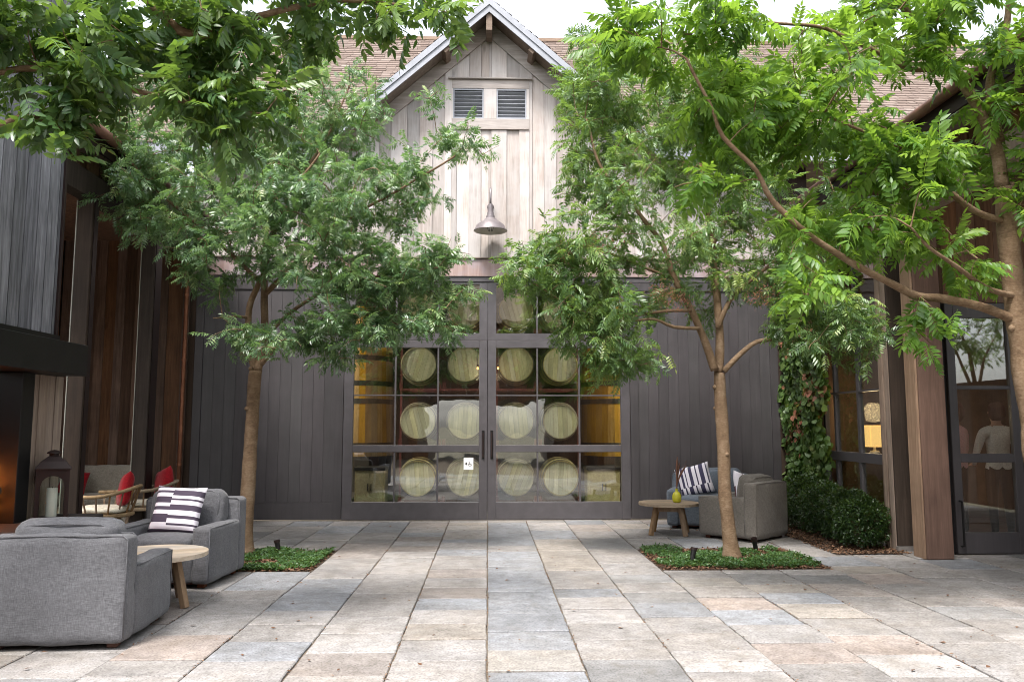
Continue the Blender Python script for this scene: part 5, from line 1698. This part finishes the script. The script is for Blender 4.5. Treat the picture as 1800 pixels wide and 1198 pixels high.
TREE_BLOBS = {
 'T1': [(-3.84,9.5,4.36,0.88,1.0,0.75,1.0),(-3.1,9.9,5.08,1.13,1.3,0.92,1.0),(-1.98,10.0,5.44,0.86,1.0,0.68,0.8),(-2.02,9.3,4.04,1.06,1.2,0.73,1.15),(-3.01,9.1,3.71,0.91,1.0,0.52,1.0),(-1.1,9.5,4.46,0.75,0.8,0.54,1.0),(-0.34,9.4,4.93,0.57,0.5,0.27,1.0),(-1.56,9.1,3.18,0.91,0.8,0.45,1.5),(-0.91,9.2,2.74,0.69,0.7,0.36,1.5),(-2.58,8.9,2.43,0.54,0.5,0.19,1.6),(-1.79,9.0,2.54,0.74,0.6,0.35,1.6),(-0.73,9.3,3.57,0.63,0.6,0.33,1.3),(-2.26,10.2,6.22,0.66,0.7,0.33,0.4),(-4.46,9.6,5.03,0.55,0.8,0.48,1.0),(-4.84,10.0,6.01,0.71,0.8,0.5,1.0),(-0.39,9.3,3.02,0.33,0.4,0.27,1.0),(-3.39,9.3,3.28,0.47,0.6,0.27,1.0),(-0.7,9.5,5.54,0.17,0.25,0.17,1.0)],
 'T2': [(1.4,9.6,5.54,0.58,1,0.65,1.9),(2.51,9.9,5.37,1.06,1.3,0.92,1.35),(1.65,9.3,4.35,0.8,1,0.6,1.0),(1.06,9.0,3.51,0.71,0.8,0.39,1.9),(0.56,8.9,3.29,0.51,0.6,0.35,2.0),(1.25,9.0,2.72,0.67,0.8,0.55,2.2),(1.61,8.9,2.19,0.51,0.5,0.25,2.3),(2.27,9.1,3.54,0.71,1,0.45,1.0),(3.31,9.5,4.43,0.88,1.2,0.75,1.0),(3.28,9.3,3.32,0.73,0.9,0.4,1.4),(3.86,9.1,2.74,0.62,0.8,0.45,1.9),(3.48,9.9,5.54,0.88,1,0.67,1.4),(2.34,9.7,2.96,0.48,0.6,0.28,1.0),(4.3,9.2,2.62,0.36,0.5,0.46,2.0),(1.28,9.8,6.12,0.39,0.6,0.42,1.9),(1.0,9.3,4.62,0.27,0.5,0.47,1.7),(4.07,9.5,3.79,0.54,0.9,0.54,1.0)],
 'T3': [(1.31,6.0,4.59,0.6,0.8,0.26,1.0),(2.06,6.2,4.46,0.58,0.8,0.27,1.0),(2.66,6.0,4.05,0.64,0.9,0.34,1.0),(2.8,6.2,3.13,0.58,0.7,0.31,1.0),(3.37,6.2,3.37,0.49,0.7,0.38,1.0),(3.73,6.3,2.98,0.32,0.5,0.25,1.0),(2.34,5.8,2.59,0.31,0.5,0.23,1.0),(3.8,6.0,4.63,0.47,0.8,0.34,1.0),(3.45,6.0,2.21,0.18,0.25,0.18,1.0),(1.75,6.0,4.04,0.39,0.5,0.26,1.0),(2.17,6.2,3.79,0.49,0.5,0.24,1.0),(4.39,6.8,3.98,0.24,0.4,0.29,1.0),(3.31,6.4,4.88,0.64,0.8,0.27,1.0),(4.36,6.7,2.77,0.19,0.25,0.14,1.0),(0.89,6.2,4.69,0.27,0.5,0.18,1.0),(1.62,5.9,3.31,0.25,0.4,0.17,1.0),(4.38,5.8,4.35,0.5,0.9,0.58,1.0),(4.76,5.8,3.45,0.58,0.9,0.62,1.0),(3.92,6.2,5.49,1.33,0.6,0.22,1.0),(1.9,6.4,5.47,0.91,0.4,0.18,1.0),(3.2,6.1,3.76,0.44,0.5,0.26,1.0)],
 'T4': [(-2.8,5.0,4.02,0.43,0.6,0.21,1.0),(-2.33,5.2,3.93,0.56,0.7,0.3,1.0),(-1.84,5.4,4.24,0.54,0.7,0.23,1.0),(-1.83,5.2,3.58,0.41,0.5,0.26,1.0),(-1.29,5.6,4.52,0.48,0.6,0.14,1.0),(-0.59,5.6,4.49,0.36,0.5,0.16,1.0),(-2.59,5.0,3.64,0.32,0.4,0.18,1.0),(-2.9,4.8,4.03,0.21,0.5,0.17,1.0),(-2.7,4.9,3.32,0.18,0.3,0.09,1.0),(-1.48,5.3,3.82,0.23,0.3,0.15,0.5),(-2.37,5.2,4.66,1.11,0.4,0.15,1.0),(-0.9,5.7,4.9,0.61,0.3,0.12,1.0),(-3.52,4.9,3.96,0.42,0.8,0.42,1.0)],
}
BERRIES = [(1.23, 8.6, 3.49), (0.9, 8.7, 3.44), (1.94, 8.7, 3.0), (2.14, 8.9, 2.9), (3.09, 8.8, 2.96), (2.47, 9.0, 4.54)]

# ================================================================== trees
def smooth_path(pts, step=0.07):
    P = [np.array(p, dtype=float) for p in pts]
    out = []
    k = len(P)
    for i in range(k - 1):
        p0, p1, p2, p3 = P[max(i - 1, 0)], P[i], P[i + 1], P[min(i + 2, k - 1)]
        n = max(2, int(np.linalg.norm(p2[:3] - p1[:3]) / step))
        for j in range(n):
            t = j / n
            out.append(0.5 * ((2 * p1) + (-p0 + p2) * t + (2 * p0 - 5 * p1 + 4 * p2 - p3) * t * t + (-p0 + 3 * p1 - 3 * p2 + p3) * t ** 3))
    out.append(P[-1])
    return out

def leaf_proto(rng, pairs, near, wide=1.0):
    """one pinnate leaf: a thin midrib with pairs of pointed leaflets and one at the tip"""
    R_ = 0.036 * pairs + 0.03
    V, F, T = [], [], []
    droop = rng.uniform(.12, .42)
    side = rng.uniform(-.12, .12)
    def mid(t):
        return np.array([R_ * t * (1 - .12 * droop * t), side * R_ * t * t, -droop * R_ * t * t])
    def strip(a, b, w):
        n = len(V)
        for p, ww in ((a, w), (b, w * .6)):
            V.append(p + np.array([0, ww, 0])); V.append(p - np.array([0, ww, 0]))
            T.extend([.25, .25])
        F.extend([(n, n + 1, n + 3), (n, n + 3, n + 2)])
    ts = [0, .33, .66, 1.0]
    for a, b in zip(ts[:-1], ts[1:]):
        strip(mid(a), mid(b), .0022)
    def leaflet(base, d, up, L, w, tn):
        d = d / np.linalg.norm(d)
        up = up - d * (up @ d); up /= np.linalg.norm(up)
        s = np.cross(up, d)
        n = len(V)
        curl = rng.uniform(.04, .16) * L
        st = ((.0, 0), (.26, .42), (.60, .36), (1.0, 0)) if near else ((0, 0), (.40, .45), (1.0, 0))
        if near:
            V.append(base)
            for (t, ww) in st[1:3]:
                c = base + d * L * t - up * curl * t * t
                V.extend([c + s * w * ww + up * .10 * w, c, c - s * w * ww + up * .10 * w])
            V.append(base + d * L - up * curl)
            F.extend([(n, n + 2, n + 1), (n, n + 3, n + 2), (n + 1, n + 2, n + 5), (n + 1, n + 5, n + 4), (n + 2, n + 3, n + 6), (n + 2, n + 6, n + 5), (n + 4, n + 5, n + 7), (n + 5, n + 6, n + 7)])
            T.extend([tn] * 8)
        else:
            c = base + d * L * .42 - up * curl * .16
            V.extend([base, c + s * w * .45 + up * .1 * w, c, c - s * w * .45 + up * .1 * w, base + d * L - up * curl])
            F.extend([(n, n + 2, n + 1), (n, n + 3, n + 2), (n + 1, n + 2, n + 4), (n + 2, n + 3, n + 4)])
            T.extend([tn] * 5)
    hang = rng.uniform(.15, .75)
    for i in range(pairs):
        t = .20 + .74 * i / (pairs - 1)
        sz = (.72 + .5 * math.sin(math.pi * (.15 + .7 * i / (pairs - 1))))
        for s in (-1, 1):
            if rng.uniform() < .04: continue
            d = np.array([.45 + rng.normal() * .10, s * .9, -hang + rng.normal() * .16 - droop * t])
            leaflet(mid(t), d, np.array([rng.normal() * .15, s * .25 + rng.normal() * .15, 1.0]), .082 * sz * rng.uniform(.88, 1.1), .030 * sz * wide, rng.normal() * .10)
    leaflet(mid(1.0), mid(1.0) - mid(.85) + np.array([0, 0, -.002]), np.array([0, 0, 1.0]), .075, .027 * wide, 0.0)
    return np.array(V), np.array(F), np.array(T)

CAMP = np.array([0, 0, 1.5])
def in_view(P):
    d = P - CAMP
    y = np.maximum(d[:, 1], .1)
    a = (d[:, 0] - .03 * y) / y
    e = (d[:, 2] - .107 * y) / y
    return (np.abs(a) < .64) & (np.abs(e) < .43) & (d[:, 1] > 1)

def tree(name, label, limbs, blobs, n_clusters, per, leaf, near, seed, tint0=.45, berries=None, n_parts=300, spread=.34, clump=.14, size=1.0, wide=1.0):
    rng = np.random.default_rng(seed)
    rnd = random.Random(seed)
    base = limbs[0][0]
    root = tag(empty(name, (base[0], base[1], 0)), label, 'tree', 'courtyard pistache trees')
    root.location = (0, 0, 0)
    nodes, dirs = [], []
    for li, lb in enumerate(limbs):
        path = smooth_path(lb)
        for i, q in enumerate(path):
            # small irregularities in line and girth
            w = mnoise.noise_vector(Vector(q[:3]) * 2.2 + Vector((seed, li, 0)))
            amp = .012 if li == 0 else .022
            path[i] = np.array([q[0] + w.x * amp, q[1] + w.y * amp, q[2] + w.z * amp * .5, q[3] * (1 + .10 * mnoise.noise(Vector(q[:3]) * 4.0))])
            if li == 0 and q[2] < .35:
                path[i][3] *= 1 + .55 * (1 - max(q[2], 0) / .35) ** 2
        nm = 'trunk' if li == 0 else 'limb'
        MB().tube([p[:3] for p in path], [p[3] for p in path], 14 if li == 0 else 9, jitter=.035 if li == 0 else .03, seed=seed + li).build(nm, M['bark'], root, smooth=True)
        if li > 0:
            for i, p in enumerate(path):
                if i > len(path) * .22:
                    nodes.append(p[:3])
    # pruned stubs and knots on the trunk
    tp = smooth_path(limbs[0], .25)
    for k in range(4):
        q = tp[rnd.randrange(len(tp) // 3, len(tp))]
        a = rnd.uniform(0, 6.28)
        d = Vector((math.cos(a), math.sin(a), .25)).normalized()
        c = Vector(q[:3]) + d * q[3] * .75
        MB().tube([c, c + d * q[3] * .30, c + d * q[3] * .48], [q[3] * .42, q[3] * .36, q[3] * .18], 9, jitter=.08, seed=k).build('knot', M['bark'], root, smooth=True)
    # leaf clusters spread through the crown's masses
    wts = np.array([b[6] * (b[3] * b[5]) * (b[4] + .35) for b in blobs])
    cnt = np.maximum(4, np.round(n_clusters * wts / wts.sum())).astype(int)
    pts = []
    for b, c in zip(blobs, cnt):
        d = rng.normal(size=(c, 3))
        d /= np.linalg.norm(d, axis=1, keepdims=True)
        rr = rng.uniform(0, 1, c) ** (1 / 2.4)
        pts.append(np.array(b[:3]) + d * rr[:, None] * np.array(b[3:6]) * 1.03)
    pts = np.concatenate(pts)
    NA = np.array(nodes)
    order = np.argsort([np.min(np.linalg.norm(NA - p, axis=1)) for p in pts])
    buf = np.zeros((len(NA) + len(pts) * 6, 3))
    buf[:len(NA)] = NA
    nb = len(NA)
    twigs = MB()
    ends = []
    for oi in order:
        p = pts[oi]
        dv = buf[:nb] - p
        dist = np.linalg.norm(dv, axis=1) + np.maximum(0, dv[:, 2]) * .5
        q = buf[int(np.argmin(dist))].copy()
        L = np.linalg.norm(p - q)
        if L < .05:
            p = p + rng.normal(size=3) * .1
            L = np.linalg.norm(p - q)
        bow = np.array([0, 0, .10 * L]) + rng.normal(size=3) * .06 * L
        k = 5
        path = [q + (p - q) * t + bow * (4 * t * (1 - t)) for t in np.linspace(0, 1, k)]
        r0 = min(.016, .004 + .010 * L)
        twigs.tube(path, [r0, r0 * .85, r0 * .65, r0 * .45, .0025], 4, caps=False)
        for w in path[1:]:
            buf[nb] = w
            nb += 1
        ends.append((path[-2], path[-1]))
    tw = twigs.build('twigs', M['bark'], root, smooth=True)
    tag(tw, kind='stuff')
    # leaves
    protos = [leaf_proto(rng, int(rng.integers(4, 8)), near, wide) for _ in range(20)]
    n = len(ends) * per
    a = np.repeat(np.array([e[0] for e in ends]), per, 0)
    b = np.repeat(np.array([e[1] for e in ends]), per, 0)
    d = b - a
    d /= np.maximum(np.linalg.norm(d, axis=1, keepdims=True), 1e-6)
    u = rng.uniform(0, 1, n)
    T = b - d * (u * spread)[:, None] + rng.normal(size=(n, 3)) * .025
    rad_ = rng.normal(size=(n, 3))
    rad_[:, 2] *= .55
    rad_ -= d * np.sum(rad_ * d, 1, keepdims=True)
    rad_ /= np.maximum(np.linalg.norm(rad_, axis=1, keepdims=True), 1e-6)
    D_ = d * rng.uniform(.2, .9, (n, 1)) + rad_ * .9 + np.array([0, 0, -.12])
    Up = np.array([0, 0, 1.0]) + rng.normal(size=(n, 3)) * .42
    Rm = frames(D_, Up)
    S = rng.uniform(.72, 1.12, n) * size
    cl = np.repeat(rng.normal(size=len(ends)) * clump, per)
    tint = np.clip(tint0 + cl + rng.normal(size=n) * .13, 0, 1)
    pid = rng.integers(0, len(protos), n)
    # the leaves that show largest are objects of their own
    dep = np.linalg.norm(T - CAMP, axis=1)
    dep = np.where(in_view(T), dep / S, 1e9)
    big = np.zeros(n, bool)
    big[np.argsort(dep)[:n_parts]] = True
    Vs, Fs, Ts, off = [], [], [], 0
    for k, (pv, pf, pt) in enumerate(protos):
        m = (pid == k) & ~big
        if m.any():
            v, f, t = place(pv, pf, pt, Rm[m], T[m], S[m], tint[m])
            Vs.append(v); Fs.append(f + off); Ts.append(t)
            off += len(v)
        for lv in range(3):
            lo, hi = (-1, tint0 - .08, tint0 + .08, 2)[lv:lv + 2]
            sel = np.nonzero((pid == k) & big & (tint > lo) & (tint <= hi))[0]
            if not len(sel): continue
            proto_o = tinted('leaf', pv, pf, np.clip(tint0 + (lv - 1) * .16 + pt, 0, 1), leaf, root)
            for j, i in enumerate(sel):
                o = proto_o if j == 0 else link(proto_o.copy(), root)
                mm = Matrix(Rm[i].tolist()).to_4x4()
                o.matrix_basis = Matrix.Translation(T[i]) @ mm @ Matrix.Scale(float(S[i]), 4)
    crown = tinted('crown', np.concatenate(Vs), np.concatenate(Fs), np.concatenate(Ts), leaf, root)
    tag(crown, kind='stuff')
    if berries:
        OCT = (np.array([(1, 0, 0), (-1, 0, 0), (0, 1, 0), (0, -1, 0), (0, 0, 1), (0, 0, -1)]) * .5, np.array([(0, 2, 4), (2, 1, 4), (1, 3, 4), (3, 0, 4), (2, 0, 5), (1, 2, 5), (3, 1, 5), (0, 3, 5)]))
        for bc in berries:
            m = 220
            dd = rng.normal(size=(m, 3))
            P = np.array(bc) + dd * np.array([.10, .08, .06])
            o = scatter('berry_cluster', M['berry'], root, P, rng.normal(size=(m, 3)), rng.normal(size=(m, 3)), rng.uniform(.008, .014, m), rng.uniform(0, 1, m), OCT)
    return root

tree('pistache_tree', 'slim forked tree standing in the left planting bed', TREE_LIMBS['T1'], TREE_BLOBS['T1'], 1000, 8, M['leaf_cool'], False, 301, .45, size=.78, clump=.18)
tree('pistache_tree', 'straight tree in the right planting bed before the taupe armchair', TREE_LIMBS['T2'], TREE_BLOBS['T2'], 1150, 8, M['leaf_far'], False, 302, .48, berries=BERRIES, size=.80, clump=.18)
tree('pistache_tree', 'bright green tree whose trunk stands at the right frame edge', TREE_LIMBS['T3'], TREE_BLOBS['T3'], 350, 7, M['leaf_near'], True, 303, .52, clump=.24, wide=1.15)
tree('pistache_tree', 'dark leafy tree overhanging the fireplace from the top left', TREE_LIMBS['T4'], TREE_BLOBS['T4'], 175, 7, M['leaf_dark'], True, 304, .44, size=1.05, wide=1.3, clump=.2)

far_limbs = [[(12.6, -1.2, 0, .12), (12.5, -1.2, 1.2, .10), (12.45, -1.1, 2.2, .085)], [(12.45, -1.1, 2.2, .06), (12.2, -.9, 3.3, .04), (11.6, -.6, 4.4, .015)], [(12.45, -1.1, 2.2, .05), (12.9, -1.4, 3.2, .03), (13.6, -1.8, 4.0, .012)], [(12.45, -1.1, 2.2, .05), (12.3, -1.6, 3.4, .03), (12.2, -2.2, 4.6, .012)]]
tree('pistache_tree', 'distant tree mirrored in the glass of the porch door', far_limbs, [(12.0, -.9, 4.2, 1.5, 1.4, 1.2, 1.0), (13.2, -1.6, 3.9, 1.2, 1.2, .9, .8), (11.3, -.4, 3.4, .8, .8, .7, .6)], 90, 7, M['leaf_far'], False, 305, .45, n_parts=0)

# ================================================================== people inside the lounge
def person(loc, rz, shirt, label, seed):
    t = tag(empty('person', loc, rz), label, 'person')
    J = {'pel': (0, 0, .95, .15), 'wst': (0, .0, 1.10, .135), 'chs': (0, .01, 1.30, .165), 'shc': (0, .01, 1.43, .10), 'nck': (0, 0, 1.52, .052), 'hd0': (0, -.01, 1.60, .075), 'hd1': (0, -.015, 1.68, .092), 'hd2': (0, -.005, 1.76, .06)}
    names = list(J)
    edges = [('pel', 'wst'), ('wst', 'chs'), ('chs', 'shc'), ('shc', 'nck'), ('nck', 'hd0'), ('hd0', 'hd1'), ('hd1', 'hd2')]
    for s, k in ((-1, 'l'), (1, 'r')):
        J.update({k + 'sh': (s * .18, .01, 1.42, .072), k + 'el': (s * .26, -.03, 1.14, .046), k + 'wr': (s * .22, -.22, .98, .032), k + 'hn': (s * .20, -.30, .97, .036),
                  k + 'hp': (s * .095, 0, .90, .105), k + 'kn': (s * .10, -.01, .50, .065), k + 'an': (s * .10, .02, .09, .045), k + 'ft': (s * .11, -.14, .04, .042)})
        edges += [('shc', k + 'sh'), (k + 'sh', k + 'el'), (k + 'el', k + 'wr'), (k + 'wr', k + 'hn'), ('pel', k + 'hp'), (k + 'hp', k + 'kn'), (k + 'kn', k + 'an'), (k + 'an', k + 'ft')]
        for q in range(5):
            fx = s * (.225 - .012 * q) if q else s * .235
            J[f'{k}f{q}'] = (s * .20 + (q - 2) * .016, -.33, .965, .010)
            J[f'{k}g{q}'] = (s * .20 + (q - 2) * .019 - (s * .03 if q == 0 else 0), -.37 + abs(q - 2) * .01, .955, .008)
            edges += [(k + 'hn', f'{k}f{q}'), (f'{k}f{q}', f'{k}g{q}')]
    names = list(J)
    me = bpy.data.meshes.new('body')
    me.from_pydata([J[n][:3] for n in names], [(names.index(a), names.index(b)) for a, b in edges], [])
    o = bpy.data.objects.new('body', me)
    link(o)
    o.modifiers.new('skin', 'SKIN')
    for i, n_ in enumerate(names):
        sv_ = me.skin_vertices[0].data[i]
        r = J[n_][3]
        sv_.radius = (r, r * (.78 if n_ in ('chs', 'wst', 'pel') else 1))
        sv_.use_root = (n_ == 'pel')
    ss = o.modifiers.new('sub', 'SUBSURF')
    ss.levels = ss.render_levels = 2
    dg = bpy.context.evaluated_depsgraph_get()
    m2 = bpy.data.meshes.new_from_object(o.evaluated_get(dg))
    bpy.data.objects.remove(o)
    skin = paint(f'skin_{seed}', (.48, .27, .19), .55, .05)
    m2.materials.clear()
    for mt in (shirt, M['black'], skin):
        m2.materials.append(mt)
    for p in m2.polygons:
        c = p.center
        if c.z < .94 and abs(c.x) < .2 and c.y > -.2:
            p.material_index = 1
        elif c.z > 1.50 or (c.y < -.20 and c.z < 1.05):
            p.material_index = 2
        else:
            p.material_index = 0
        p.use_smooth = True
    obj('body', m2, None, t)
    v, f = soft_box(.100, .095, .125, .085, 12, (0, 0, 0), .012, 11, seed)
    v = [(x, y + .035, z + 1.69) for x, y, z in v]
    obj('hair', mesh('hair', v, f, True), M['foot'], t)
    nose = MB().tube([(0, -.10, 1.70), (0, -.118, 1.665), (0, -.10, 1.655)], [.008, .014, .008], 8)
    nose.build('nose', skin, t, smooth=True)
    for s in (-1, 1):
        MB().tube([(s * .088, 0, 1.69), (s * .097, .012, 1.68), (s * .088, .01, 1.65)], [.010, .012, .007], 7).build('ear', skin, t, smooth=True)
        MB().tube([(s * .034, -.088, 1.69), (s * .034, -.101, 1.69)], [.012, .008], 8).build('eye', M['white'], t, smooth=True)
    MB().tube([(-.025, -.100, 1.618), (0, -.106, 1.615), (.025, -.100, 1.618)], [.004, .007, .004], 6).build('mouth', skin, t, smooth=True)
    return t
sh_w = cloth('white_cotton_shirt', (.72, .68, .66))
sh_p = cloth('pink_cotton_shirt', (.72, .42, .46))
person((6.82, 10.55, 0), rad(170), sh_w, 'person in a white shirt behind the glass porch door, back turned', 1)
person((6.42, 10.85, 0), rad(205), sh_p, 'person in a pink shirt behind the glass porch door edge', 2)
